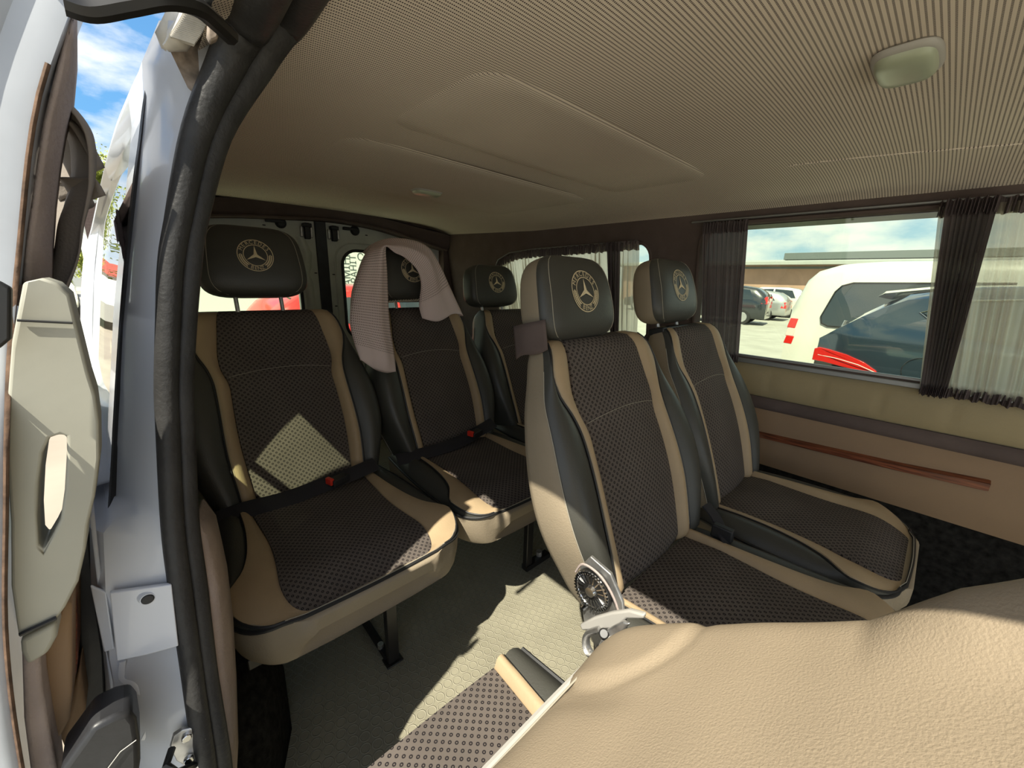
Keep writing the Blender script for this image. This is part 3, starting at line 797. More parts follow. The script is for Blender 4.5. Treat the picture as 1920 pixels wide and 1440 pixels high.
# twisted pale cord between the towel ends
cord = MB(); a = V((-1.395, 0.662, 0.992)); b_ = V((-1.395, 0.811, 0.998))
for ph in (0, PI):
    cord.tube([a.lerp(b_, k/40) + V(.003*math.cos(k*1.1+ph), 0, .003*math.sin(k*1.1+ph)) for k in range(41)], .0022, 5)
tag(cord.build('cord', M['stitch']), 'twisted pale cord tied across under the towelled headrest', 'cord')

# ------------------------------------------------------------------ van shell
def yfar(z): return 1.70 if z <= .80 else 1.70 - (z - .80)/.56*.08
CEIL = [(.10, 1.345), (.14, 1.372), (.20, 1.388), (.35, 1.397), (.85, 1.402), (1.25, 1.394), (1.45, 1.380), (1.56, 1.362), (1.62, 1.345), (1.65, 1.325)]
def zceil(x, y): return sinterp(y, CEIL) + .026*min(1, max(0, (-x - 1.6)/.8))
XB = -2.45; XF = 1.75

fl = MB(); fl.box(((XB+XF)/2, .80, -.03), (XF-XB, 1.84, .06)); structure(fl.build('floor', M['floor'], smooth=0), 'ring-patterned beige rubber van floor')
mb = MB(); mb.grid(lambda u, v: V(lerp(XB, XF, u), lerp(.10, 1.65, v), zceil(lerp(XB, XF, u), lerp(.10, 1.65, v))), 60, 60)
ceil_o = mb.build('ceiling', M['headliner'], smooth=180, recalc=False); structure(ceil_o, 'perforated beige headliner')
# raised stiffening panels pressed into the headliner
def hpanel(x0, y0, x1, y1, r, dz=.0022):
    mb = MB(); pts = rrect(x0, y0, x1, y1, r, 8); pin = rrect(x0+.010, y0+.010, x1-.010, y1-.010, r-.01, 8)
    cx, cy = (x0+x1)/2, (y0+y1)/2
    rings = [[V(a, b_, zceil(a, b_) + .002) for a, b_ in pts], [V(a, b_, zceil(a, b_) - dz) for a, b_ in pin]]
    for q in (.8, .6, .4, .2, .02): rings.append([V(lerp(cx, a, q), lerp(cy, b_, q), zceil(a, lerp(cy, b_, q)) - dz) for a, b_ in pin])
    mb.loft(rings, True, True); mb.build('headliner_panel', M['headliner'], ceil_o, smooth=30)
hpanel(-1.60, .41, -1.02, 1.35, .07)
hpanel(-.90, .44, -.55, 1.30, .06, .0016)
mb = MB(); mb.tube([V(x, y, zceil(x, y) - .0005) for x, y in [(lerp(-.36, .14, k/20), 1.30 + .13*(k/20)**1.4) for k in range(21)]], .0022, 6); mb.build('pressed_line', M['headliner'], ceil_o)

# far side wall, upper frame with the two window openings
def upmap(a, b, d): return (a, yfar(b) + d, b)
W1 = (-.700, .822, .72, 1.300); W2 = (-1.93, .80, -.900, 1.255)
w2 = [(-1.95, .84), (-1.95, 1.10), (-1.90, 1.17), (-1.80, 1.215), (-1.6, 1.235)] + [(-.97 + .06*math.cos(a), 1.19 + .065*math.sin(a)) for a in [PI/2*(1 - k/6) for k in range(7)]] + [(-.91, .86), (-.94, .82)] + [(-1.90, .80)]
wr = sheet('wall_right', [(XB, .80), (XF, .80), (XF, 1.375), (XB, 1.375)], [rrect(*W1, .07), w2], upmap, .05, M['mauve'])
structure(wr, 'mauve trimmed far side wall of the van')
mb = MB()
mb.box(((XB+XF)/2, 1.735, .61), (XF-XB, .06, .40)); mb.build('lower_wall', M['mauve'], wr, smooth=0)
mb = MB(); mb.box(((XB+XF)/2, 1.725, .21), (XF-XB, .06, .42)); mb.build('carpet_lining', M['carpet'], wr, smooth=0)
# padded panels under the windows
mb = MB(); NX = 60
def quilt(u, v):
    x = lerp(-1.6, 1.4, u); z = lerp(.678, .800, v)
    ph = ((x + .55) % .155)/.155
    return V(x, 1.700 - .012*math.sin(PI*min(1, max(0, v)))**.5 + .004*math.exp(-((min(ph, 1-ph))/.05)**2)*math.sin(PI*v), z)
mb.grid(quilt, 240, 8)
part_label(mb.build('padded_panel', M['sidebeige'], wr, smooth=180), 'pale beige quilted leather band under the window')
mb = MB(); mb.grid(lambda u, v: V(lerp(-1.6, 1.4, u), 1.693 - .010*math.sin(PI*v)**.5, lerp(.632, .678, v)), 4, 6)
part_label(mb.build('suede_band', M['mauve'], wr, smooth=180), 'mauve suede band')
mb = MB(); mb.grid(lambda u, v: V(lerp(-1.6, 1.4, u), 1.700 - .022*math.sin(PI*(.08+.92*v)*.96)**.6, lerp(.415, .632, v)), 4, 14)
part_label(mb.build('padded_panel', M['sidetan'], wr, smooth=180), 'tan brown leather band of the side wall')
mb = MB(); z0 = .535
mb.loft([[V(x, 1.682, zc - h), V(x, 1.664, zc - h*.6), V(x, 1.662, zc + h*.6), V(x, 1.682, zc + h)] for x, zc, h in ((-1.3, .50, .012), (-.8, .520, .012), (-.435, .534, .0125), (0, .549, .015), (.176, .560, .0175), (.180, .560, .0165))], True, True)
part_label(mb.build('wood_strip', M['wood'], wr, smooth=50), 'glossy red brown wood strip')
# window panes, rubber and slide rails
def pane(name, x0, z0, x1, z1, r, glassm, lab):
    o = sheet(name, rrect(x0, z0, x1, z1, r), [rrect(x0+.012, z0+.012, x1-.012, z1-.012, max(.01, r-.012))], lambda a, b_, d: (a, yfar(b_) + .030 + d, b_), .014, M['rubber'])
    structure(o, lab)
    g = MB(); g.add([V(x0+.005, yfar(z0+.005)+.038, z0+.005), V(x1-.005, yfar(z0+.005)+.038, z0+.005), V(x1-.005, yfar(z1-.005)+.038, z1-.005), V(x0+.005, yfar(z1-.005)+.038, z1-.005)], [(0, 1, 2, 3)])
    g.build('window_pane', glassm, o, smooth=0)
    return o
win1 = pane('window_1', -.72, .808, .74, 1.312, .07, M['glass'], 'front side window')
win2 = pane('window_2', -1.97, .79, -.885, 1.262, .07, M['glass'], 'rear side window')
mb = MB(); mb.box((.0, 1.694, .808), (1.5, .022, .016)); mb.box((.0, 1.700, .825), (1.45, .012, .010)); mb.build('slide_rail', M['rail'], win1, bevel=.002)
mb = MB(); mb.tube([V(x, yfar(1.292)-.012, 1.318) for x in (-.74, 0, .8)], .004, 6); mb.build('curtain_rail', M['rail'], win1)
mb = MB(); mb.tube([V(x, yfar(z)-.012, z) for x, z in ((-1.98, 1.10), (-1.9, 1.2), (-1.8, 1.235), (-1.6, 1.25), (-.97, 1.262))], .004, 6); mb.build('curtain_rail', M['rail'], win2)
# rounded lip round each window opening
mb = MB(); mb.tube([V(a, yfar(b_)-.003, b_) for a, b_ in rrect(-.705, .815, .725, 1.307, .075)], .007, 6, closed=True); mb.build('window_lip', M['mauve'], win1)
mb = MB(); mb.tube([V(a, yfar(b_)-.003, b_) for a, b_ in w2], .007, 6, closed=True); mb.build('window_lip', M['mauve'], win2)

# rear end: trimmed frame, header, two barn doors
HT = [(-.05, 1.36), (.1, 1.385), (.3, 1.408), (.55, 1.428), (.85, 1.43), (1.1, 1.42), (1.39, 1.385), (1.6, 1.365), (1.75, 1.34)]
HB = [(-.05, 1.24), (.1, 1.29), (.35, 1.335), (.69, 1.363), (.84, 1.372), (1.1, 1.362), (1.3, 1.33), (1.47, 1.293), (1.62, 1.265), (1.75, 1.24)]
def hb(y): return sinterp(y, HB)
outer = [(-.12, 0), (1.76, 0), (1.76, 1.30)] + [(y, sinterp(y, HT) + .03) for y in [1.7 - k*.1 for k in range(18)]] + [(-.12, 1.30)]
hole = [(.06, .10), (1.60, .10)] + [(y, hb(y)) for y in [1.60 - k*.077 for k in range(21)]]
wb = sheet('wall_back', outer, [hole], lambda a, b_, d: (XB - d, a, b_), .06, M['mauve']); structure(wb, 'mauve trimmed rear door frame and header')
mb = MB(); mb.tube([V(XB + .012, y, hb(y) + .008) for y in [.02 + k*.08 for k in range(21)]], .012, 6, flat=.7); mb.build('header_lip', M['mauve'], wb)
mb = MB(); mb.loft([[V(XB + .0, y, sinterp(y, HT) + .02), V(XB + .05, y, sinterp(y, HT) + .004), V(XB + .035, y, hb(y) + .03), V(XB + .0, y, hb(y) + .004)] for y in [-.05 + k*.1 for k in range(19)]], True, True)
mb.build('header_trim', M['mauve'], wb, smooth=60)
def backdoor(name, ya, yb, wa, wb_, lab):
    o = sheet(name, [(ya, .06), (yb, .06), (yb, 1.40), (ya, 1.40)], [rrect(wa, .70, wb_, 1.225, .085)], lambda a, b_, d: (XB - .075 - d, a, b_), .05, M['shadewhite']); structure(o, lab)
    mb = MB(); mb.tube([V(XB - .076, a, b_) for a, b_ in rrect(wa-.004, .696, wb_+.004, 1.229, .088)], .010, 6, closed=True); mb.build('window_rubber', M['rubber'], o)
    mb = MB(); mb.tube([V(XB - .074, a, b_) for a, b_ in rrect(wa-.045, .655, wb_+.045, 1.272, .11)], .006, 6, closed=True); mb.build('pressed_ridge', M['shadewhite'], o)
    g = MB(); g.add([V(XB-.11, wa-.01, .69), V(XB-.11, wb_+.01, .69), V(XB-.11, wb_+.01, 1.24), V(XB-.11, wa-.01, 1.24)], [(0, 1, 2, 3)]); g.build('window_pane', M['glass'], o, smooth=0)
    return o
d1 = backdoor('door_1', .02, .795, .10, .685, 'shade-toned white inside of the rear door behind the first rear seat')
d2 = backdoor('door_2', .845, 1.62, .935, 1.56, 'shade-toned white inside of the rear door behind the towel')
mb = MB(); mb.box((XB-.09, .82, .70), (.05, .062, 1.36)); mb.build('weather_or_shade_strip', M['rubber'], d1, bevel=.006)
for d_, yc in ((d1, .745), (d2, .892)):
    mb = MB(); mb.box((XB-.062, yc, 1.315), (.03, .028, .085)); mb.box((XB-.06, yc, 1.345), (.04, .045, .02)); mb.build('hinge', M['black'], d_, bevel=.004)
    for dy in (-.026, .026):
        mb = MB(); mb.box((XB-.070, yc+dy, 1.31), (.012, .014, .055)); mb.build('hinge_plate', M['steel'], d_, bevel=.004)
for d_, yc in ((d1, .62), (d2, 1.02)):
    mb = MB(); mb.cyl((XB-.075, yc, 1.345), (XB-.055, yc, 1.345), .030, 16, r2=.02); mb.box((XB-.06, yc-.03, 1.35), (.02, .09, .016)); mb.build('latch', M['black'], d_, bevel=.003)
for d_, yc, zs in ((d1, .775, (1.09,)), (d2, .875, (1.085, .90)), (d2, 1.09, (1.325,)), (d1, .54, (1.325,))):
    for zz in zs:
        mb = MB(); mb.box((XB-.074, yc, zz), (.004, .014, .006)); mb.build('slot', M['black'], d_)
# wavy stamped pillar on the left leaf
mb = MB(); mb.loft([[V(XB-.076, .715 + dx, z), V(XB-.064, .728 + dx, z), V(XB-.060, .74 + dx, z), V(XB-.064, .752 + dx, z), V(XB-.076, .765+dx, z)] for z, dx in ((.75, -.005), (.95, -.005), (1.04, -.008), (1.08, -.022), (1.12, -.01), (1.2, .0), (1.28, -.03))], False, False)
mb.build('stamped_channel', M['shadewhite'], d1, smooth=70)

# near side: painted pillar behind the sliding-door opening
REC = True
rows = [ # (glass edge, ridge, ridge 2, seal edge) at successive heights
 ((-0.62, 0.06, 1.332), (-0.6, 0.066, 1.327), (-0.59, 0.092, 1.331), (-0.575, 0.115, 1.336)),
 ((-0.68, 0.044, 1.309), (-0.62, 0.053, 1.288), (-0.6, 0.068, 1.281), (-0.58, 0.094, 1.278)),
 ((-0.68, 0.042, 1.275), (-0.635, 0.048, 1.262), (-0.605, 0.06, 1.253), (-0.58, 0.08, 1.247)),
 ((-0.68, 0.033, 1.235), (-0.64, 0.04, 1.227), (-0.61, 0.049, 1.221), (-0.58, 0.063, 1.217)),
 ((-0.68, 0.016, 1.163), (-0.645, 0.022, 1.159), (-0.615, 0.03, 1.155), (-0.58, 0.042, 1.152)),
 ((-0.68, -0.003, 1.083), (-0.645, 0.004, 1.083), (-0.615, 0.012, 1.083), (-0.58, 0.025, 1.084)),
 ((-0.68, -0.019, 1.013), (-0.645, -0.01, 1.016), (-0.615, -0.002, 1.019), (-0.58, 0.013, 1.022)),
 ((-0.68, -0.033, 0.941), (-0.645, -0.023, 0.947), (-0.615, -0.014, 0.952), (-0.58, 0.003, 0.957)),
 ((-0.68, -0.048, 0.866), (-0.645, -0.035, 0.875), (-0.615, -0.027, 0.882), (-0.58, -0.006, 0.889)),
 ((-0.68, -0.061, 0.796), (-0.645, -0.044, 0.805), (-0.615, -0.036, 0.816), (-0.58, -0.014, 0.823)),
 ((-0.67, -0.07, 0.777), (-0.615, -0.057, 0.797), (-0.595, -0.038, 0.8), (-0.58, -0.016, 0.8)),
 ((-0.65, -0.085, 0.775), (-0.605, -0.07, 0.785), (-0.592, -0.042, 0.775), (-0.58, -0.018, 0.771)),
 ((-0.63, -0.093, 0.711), (-0.6, -0.079, 0.718), (-0.59, -0.051, 0.714), (-0.578, -0.022, 0.709)),
 ((-0.66, -0.103, 0.597), (-0.62, -0.094, 0.608), (-0.615, -0.068, 0.605), (-0.58, -0.025, 0.616)),
 ((-0.66, -0.111, 0.526), (-0.63, -0.098, 0.544), (-0.6, -0.075, 0.537), (-0.58, -0.03, 0.535)),
 ((-0.66, -0.121, 0.459), (-0.63, -0.107, 0.474), (-0.605, -0.078, 0.463), (-0.58, -0.034, 0.458)),
 ((-0.66, -0.129, 0.397), (-0.63, -0.113, 0.412), (-0.605, -0.083, 0.393), (-0.58, -0.036, 0.393)),
 ((-.66, -.16, .2), (-.63, -.14, .2), (-.60, -.10, .2), (-.58, -.06, .2)),
 ((-.66, -.17, -.12), (-.63, -.15, -.12), (-.60, -.11, -.12), (-.58, -.06, -.12))]
mb = MB()
strips = []
for r in rows:
    r = [V(p) for p in r]
    strips.append([r[0] + V(-.16, -.012, 0), r[0]] + r[1:] + [r[3] + V(-.06, .008, 0)])
mb.loft(strips, False, False)
wl = mb.build('wall_left', M['white'], smooth=38, solid=.003); structure(wl, 'white painted door pillar behind the sliding door opening')
# grimy upper corner of the channel
mb = MB(); 
mb.loft([[(-0.575, 0.059, 1.292), (-0.572, 0.076, 1.311), (-0.57, 0.1, 1.338), (-0.565, 0.112, 1.35)], [(-0.585, 0.065, 1.281), (-0.59, 0.08, 1.301), (-0.59, 0.101, 1.322), (-0.575, 0.114, 1.334)], [(-0.582, 0.07, 1.264), (-0.588, 0.082, 1.281), (-0.588, 0.094, 1.295), (-0.576, 0.101, 1.303)], [(-0.578, 0.075, 1.258), (-0.579, 0.078, 1.262), (-0.579, 0.082, 1.267), (-0.576, 0.085, 1.269)]], False, False)
part_label(mb.build('grimy_corner', M['grime'], wl, smooth=60), 'dirt-speckled bare corner of the door channel')
mb = MB()
p0 = [V(p) for p in ((-0.555, 0.085, 1.331), (-0.56, 0.075, 1.312), (-0.565, 0.065, 1.297), (-0.57, 0.056, 1.29))]
mb.tube(spath(p0, 5), [.014]*11 + [.011, .009, .007, .006, .005], 8, flat=.5)
pl = spath(p0[:3], 12)
for q in pl[2:-2]: mb.box(q + V(.010, .002, -.003), (.006, .018, .0022))
part_label(mb.build('ribbed_seal', M['dirtywhite'], wl, smooth=50), 'pale ribbed rubber seal end')
mb = MB(); mb.loft([[V(p) for p in ((-0.6, 0.07, 1.347), (-0.605, 0.06, 1.327), (-0.61, 0.054, 1.316), (-0.615, 0.058, 1.305))], [V(p) for p in ((-0.6, 0.085, 1.353), (-0.602, 0.071, 1.327), (-0.605, 0.064, 1.314), (-0.61, 0.061, 1.302))]], False, False)
mb.build('drip_flap', M['dirtywhite'], wl, smooth=60, solid=.006)
# pillar plate with a plug
pp = [V(p) for p in ((-0.592, -0.076, 0.719), (-0.58, -0.051, 0.718), (-0.568, -0.023, 0.716), (-0.568, -0.029, 0.628), (-0.58, -0.059, 0.626), (-0.592, -0.085, 0.626))]
mb = MB(); mb.prism(pp, (.006, 0, 0)); plate = mb.build('pillar_plate', M['white'], wl, bevel=.0015)
pc = V((-0.572, -0.046, 0.704))
mb = MB(); mb.cyl(pc - V(.004, 0, 0), pc + V(.003, 0, 0), .0095, 24, r2=.007); mb.build('plug_seat', M['white'], plate)
mb = MB(); mb.cyl(pc - V(.002, 0, 0), pc + V(.0045, 0, 0), .0068, 24, r2=.0058); mb.build('rubber_plug', M['black'], plate, bevel=.001)
sp_ = [V(p) for p in ((-0.612, -0.092, 0.724), (-0.604, -0.08, 0.713), (-0.604, -0.086, 0.634), (-0.612, -0.096, 0.629))]
mb = MB(); mb.prism(sp_, (.005, 0, 0)); mb.build('side_plate', M['white'], wl, bevel=.002)
# stamped recess in the lower pillar
mb = MB(); mb.tube(spath([(-0.612, -0.084, 0.603), (-0.612, -0.088, 0.58), (-0.606, -0.079, 0.563), (-0.602, -0.074, 0.533), (-0.604, -0.074, 0.499), (-0.61, -0.084, 0.473)], 5), .0035, 6, flat=.5); mb.build('stamped_ridge', M['white'], wl)
# striker plate
k0 = [V(p) for p in ((-0.572, -0.044, 0.498), (-0.568, -0.027, 0.493), (-0.566, -0.023, 0.468), (-0.566, -0.029, 0.424), (-0.57, -0.041, 0.423), (-0.576, -0.056, 0.45), (-0.578, -0.059, 0.475), (-0.576, -0.053, 0.493))]
mb = MB(); mb.prism(k0, (.006, 0, 0)); stk = mb.build('striker_plate', M['steel'], wl, bevel=.0015)
for uv_ in ((-0.566, -0.041, 0.486), (-0.566, -0.044, 0.449)):
    mb = MB(); mb.cyl(V(uv_) , V(uv_) + V(.006, 0, 0), .0055, 12); mb.build('screw', M['chrome'], stk, bevel=.001)
mb = MB(); mb.tube([V(p) for p in ((-0.565, -0.057, 0.479), (-0.545, -0.063, 0.481), (-0.54, -0.056, 0.466), (-0.565, -0.04, 0.432))], .0045, 8); mb.build('striker_loop', M['blackmetal'], stk)

# quarter window: glass, frit dots, rear frame
gf = [V(p) for p in ((-0.685, 0.047, 1.286), (-0.685, 0.039, 1.257), (-0.685, 0.031, 1.224), (-0.685, 0.02, 1.182), (-0.685, 0.005, 1.12), (-0.685, -0.012, 1.045), (-0.685, -0.034, 0.94), (-0.685, -0.053, 0.844), (-0.685, -0.067, 0.776))]
gr = [V(p) for p in ((-0.8, 0.04, 1.285), (-0.95, 0.032, 1.292), (-1.2, 0.017, 1.304), (-1.5, -0.005, 1.3), (-1.9, -0.054, 1.234), (-2.05, -0.109, 1.031), (-2.05, -0.161, 0.75), (-2.05, -0.212, 0.411), (-2.05, -0.245, 0.177))]
mb = MB(); mb.loft([[a.lerp(b_, q/6) for q in range(7)] for a, b_ in zip(gf, gr)], False, False)
w3 = mb.build('window_3', M['darkglass'], smooth=180); structure(w3, 'rear quarter window seen edge-on from outside')
mb = MB(); mb.tube(spath([p + V(.003, .002, 0) for p in gf], 4), .0065, 8); mb.build('window_rubber', M['rubber'], w3)
mb = MB(); g2 = spath([p + V(-.010, -.0035, 0) for p in gf[3:]], 8)
for p in g2: mb.box(p, (.003, .002, .004))
part_label(mb.build('frit_dots', M['stitch'], w3, smooth=0), 'row of pale dots on the glass edge')
ao = [V(p) for p in ((-0.72, 0.046, 1.322), (-0.85, 0.031, 1.318), (-1.1, 0.013, 1.326), (-1.5, -0.022, 1.304), (-2, -0.082, 1.214), (-2.18, -0.126, 1.122), (-2.22, -0.168, 0.938), (-2.22, -0.209, 0.685), (-2.22, -0.259, 0.364), (-2.22, -0.309, 0.021))]
ai = [V(p) for p in ((-0.69, 0.049, 1.296), (-0.8, 0.04, 1.283), (-0.95, 0.032, 1.291), (-1.5, -0.005, 1.3), (-1.9, -0.05, 1.243), (-2.05, -0.09, 1.121), (-2.06, -0.127, 0.947), (-2.06, -0.167, 0.71), (-2.06, -0.213, 0.407), (-2.06, -0.252, 0.128))]
ao = spath(ao, 5); ai = spath(ai, 5)
mb = MB(); mb.loft([[a + V(0, .08, .0), a + V(.02, .004, 0), a, a.lerp(b_, .35) + V(0, -.004, .002), a.lerp(b_, .7), b_, b_ + V(0, .03, -.002)] for a, b_ in zip(ao, ai)], False, False)
mb.build('body_frame', M['white'], w3, smooth=60)
# rest of the near body side, behind the opening
REC = False
mb = MB()
zz = [1.36, 1.30]; 
mb.loft([[V(-.87, yv, z), V(-1.3, yv, z), V(XB, yv, z)] for yv, z in ((.135, 1.42), (.11, 1.36), (.075, 1.29), (.03, 1.22), (-.006, 1.15))], False, False)
mb.build('upper_lining', M['mauve'], wl, solid=.008)
mb = MB()
mb.loft([[V(-.72, yv, z), V(-1.3, yv, z), V(XB, yv, z)] for yv, z in ((-.028, .73), (-.035, .5), (-.035, -.03))], False, False)
mb.build('inner_lining', M['mauve'], wl, solid=.01)
mb = MB()
mb.loft([[V(-1.98, -.012, 1.14), V(XB, -.012, 1.14)], [V(-1.98, -.03, .71), V(XB, -.03, .71)]], False, False)
mb.build('rear_lining', M['mauve'], wl, solid=.01)
mb = MB()
mb.loft([[V(-.66, -.083, .785), V(-1.4, -.14, .76), V(-2.22, -.20, .72), V(XB-.08, -.16, .72)], [V(-.66, -.10, .6), V(-1.4, -.155, .6), V(-2.22, -.21, .6), V(XB-.08, -.17, .6)], [V(-.66, -.125, .3), V(-1.4, -.17, .3), V(-2.22, -.21, .3), V(XB-.08, -.17, .3)], [V(-.66, -.12, -.2), V(-1.4, -.16, -.2), V(-2.22, -.20, -.2), V(XB-.08, -.16, -.2)]], False, False)
mb.build('outer_panel', M['white'], wl, solid=.004)
mb = MB(); mb.loft([[V(-.80, -.09, .77), V(-2.2, -.20, .74)], [V(-.80, -.04, .775), V(-2.2, -.03, .77)]], False, False); mb.build('window_ledge', M['white'], wl, solid=.004)
# roof skin with its drip gutter
mb = MB(); mb.grid(lambda u, v: V(lerp(XB-.12, XF+.1, u), lerp(.085, 1.80, v), interp(v, [(0, 1.365), (.03, 1.40), (.1, 1.44), (.5, 1.47), (.9, 1.44), (.97, 1.38), (1, 1.30)])), 8, 24)
mb.loft([[V(x, .085, 1.362), V(x, .095, 1.354), V(x, .12, 1.376), V(x, .135, 1.395), V(x, .16, 1.40), V(x, .13, 1.42), V(x, .09, 1.39)] for x in (-.60, XF+.1)], True, True)
roof = mb.build('roof', M['white'], smooth=50, recalc=False); structure(roof, 'white van roof')

# black rubber door seal: two lobes
REC = True
lobeL = [(-0.505, 0.126, 1.331), (-0.545, 0.117, 1.317), (-0.565, 0.105, 1.292), (-0.575, 0.071, 1.221), (-0.575, 0.042, 1.128), (-0.575, 0.03, 1.084), (-0.575, 0.02, 1.028), (-0.575, 0.008, 0.957), (-0.575, 0.002, 0.908), (-0.575, -0.011, 0.788), (-0.572, -0.016, 0.708), (-0.572, -0.022, 0.581), (-0.572, -0.025, 0.521), (-0.572, -0.03, 0.407)]
lobeR = [(-0.515, 0.164, 1.351), (-0.55, 0.15, 1.331), (-0.572, 0.134, 1.303), (-0.585, 0.091, 1.228), (-0.585, 0.058, 1.131), (-0.585, 0.047, 1.085), (-0.585, 0.035, 1.026), (-0.585, 0.022, 0.953), (-0.585, 0.016, 0.901), (-0.585, 0.003, 0.777), (-0.582, -0.001, 0.693), (-0.582, -0.008, 0.561), (-0.582, -0.01, 0.497), (-0.582, -0.014, 0.377)]
radL = [.021, .019, .017, .0135, .0115, .0112, .0110, .0108, .0108, .0112, .0115, .0118, .012, .0125]
def seal_path(pts, top, rad):
    head = [V(1.6, top[0], top[1]), V(.4, top[0], top[1]), V(-.25, top[0], top[1])]
    tail = [V(pts[-1][0], pts[-1][1] - .01, .25), V(pts[-1][0], pts[-1][1] - .015, -.05)]
    P_ = head + [V(p) for p in pts] + tail; R_ = [rad[0]]*3 + rad + [rad[-1]]*2
    n = 5; sp = spath(P_, n); rr = [lerp(R_[i//n], R_[min(i//n+1, len(R_)-1)], (i % n)/n) for i in range(len(sp))]
    return sp, rr
mb = MB(); a, r = seal_path(lobeL, (.150, 1.385), radL); mb.tube(a, r, 12)
b2, r2 = seal_path(lobeR, (.185, 1.392), radL); mb.tube(b2, r2, 12)
t = mb.build('door_seal', M['seal'], smooth=180); tag(t, 'thick double-lobed black rubber seal around the sliding door opening', 'door seal')
# mauve carpet edge just inside the seal
ra = [((-0.59, 0.011, 0.783), (-0.61, 0.013, 0.767)), ((-0.59, 0.013, 0.755), (-0.63, 0.024, 0.727)), ((-0.59, 0.013, 0.715), (-0.64, 0.026, 0.677)), ((-0.59, 0.014, 0.673), (-0.64, 0.027, 0.631)), ((-0.59, 0.006, 0.589), (-0.64, 0.023, 0.536)), ((-0.59, 0.001, 0.479), (-0.64, 0.013, 0.416)), ((-0.59, -0.007, 0.348), (-0.64, -0.001, 0.28))]
mb = MB(); mb.loft([[V(a) + V(.004, -.004, 0), V(a).lerp(V(b_), .5) + V(.010, 0, 0), V(b_), V(b_) + V(-.05, .01, 0)] for a, b_ in ra], False, False)
part_label(mb.build('carpet_edge', M['mauvelight'], wl, smooth=180, solid=.004), 'pink grey carpet trim inside the seal')
# wheel arch under the first rear seat
REC = False
mb = MB(); rings = []
for x, h, w in ((-.70, .0, .03), (-.72, .10, .08), (-.78, .20, .12), (-.88, .27, .165), (-1.05, .30, .19), (-1.4, .30, .19), (-1.7, .25, .18), (-1.9, .0, .15)):
    rings.append([V(x, -.05 + w*math.cos(a)**.6*1.0 + .05*0, h*math.sin(a)**.8) for a in [PI/2*k/8 for k in range(9)]])
mb.loft(rings, False, False); structure(mb.build('trim_1', M['carpet'], smooth=180, solid=.004), 'black carpeted wheel arch')

# ceiling lamps
def ceiling_lamp(x, y, label, wx=.038, wy=.060):
    z = zceil(x, y); t = thing('ceiling_lamp', label, 'ceiling lamp', (x, y, z), 0, 'oval lamps on the van ceiling')
    def slab(sx, sy, z0, z1, top):
        rr = []
        for q, zz in ((.93, z0), (1.0, lerp(z0, z1, .35)), (.98, lerp(z0, z1, .7)), (.90, z1)) if not top else ((1.0, z0), (.97, lerp(z0, z1, .5)), (.86, lerp(z0, z1, .85)), (.55, z1)):
            rr.append([V(sx*q*math.copysign(abs(math.cos(a))**.55, math.cos(a)), sy*q*math.copysign(abs(math.sin(a))**.55, math.sin(a)), zz) for a in [2*PI*k/40 for k in range(40)]])
        return rr
    mb = MB(); mb.loft(slab(wx, wy, .001, -.010, False), True, True); mb.build('lamp_frame', M['lampframe'], t, smooth=60)
    mb = MB(); mb.loft(slab(wx*.88, wy*.9, -.008, -.020, True), True, True); mb.build('lens', M['lamp'], t, smooth=60)
ceiling_lamp(-.112, .857, 'oval frosted lamp in the headliner above the second row seats')
ceiling_lamp(-1.425, .860, 'small frosted lamp in the headliner in front of the rear row')

# ------------------------------------------------------------------ curtains
def curtain(name, label, fn, ny, nx, m, hem=.02, parent=None):
    "fn(u, v) -> world point; u across, v from top to bottom"
    mb = MB(); mb.grid(fn, nx, ny)
    o = mb.build(name, m, parent, smooth=180, recalc=False)
    if parent is None: tag(o, label, 'curtain')
    return o
def gather(u0, seed, n, amp):
    rnd = random.Random(seed); k = [(rnd.uniform(.6, 1.4)*n, rnd.uniform(0, 6.28), rnd.uniform(.3, 1)) for _ in range(4)]
    tot = sum(a[2] for a in k)
    return lambda u, v: amp*sum(w*math.sin(2*PI*f*u + p + .5*math.sin(v*2.2 + p)) for f, p, w in k)/tot*1.6
def side_curtain(label, xt0, xt1, xb0, xb1, zt, zb, n, amp, m, seed, dense=None, headf=None, yo=0):
    g = gather(0, seed, n, amp)
    t = thing('window_curtain', label, 'curtain', ((xt0+xt1)/2, 1.66, zt))
    o = V(t.location)
    ztf = (lambda x: zt) if not callable(headf) else headf
    def fn(u, v):
        uu = dense(u) if dense else u
        x = lerp(lerp(xt0, xt1, uu), lerp(xb0, xb1, uu), v); z = lerp(ztf(lerp(xt0, xt1, uu)), zb, v)
        w_ = .35 + .65*math.sin(PI*min(1, max(0, v)))**.5
        return V(x + .002*math.sin(60*u), yfar(z) - .022 - yo + g(u, v)*w_, z) - o
    curtain('drape', '', fn, 14, n*14, m, parent=t)
    def hd(u, v):
        uu = dense(u) if dense else u; x = lerp(xt0, xt1, uu); z = ztf(x) + lerp(.012, -.026, v) + .003*math.sin(u*n*5)
        return V(x, yfar(z) - .022 - yo + g(u*1.6 + .1, 0)*.8 - .004*math.sin(PI*v), z) - o
    curtain('gathered_heading', '', hd, 3, n*14, M['curtaindense'], parent=t)
    def hb_(u, v):
        uu = dense(u) if dense else u; x = lerp(xb0, xb1, uu); z = zb + lerp(.014, -.016, v) + .003*math.sin(u*n*4)
        return V(x, yfar(z) - .022 - yo + g(u*1.6 + .1, 1)*.8 - .004*math.sin(PI*v), z) - o
    curtain('gathered_hem', '', hb_, 3, n*14, M['curtaindense'], parent=t)
    return t
side_curtain('dark curtain bunched tight at the rear edge of the big side window', -.690, -.535, -.655, -.512, 1.298, .812, 17, .013, M['curtaindense'], 3)
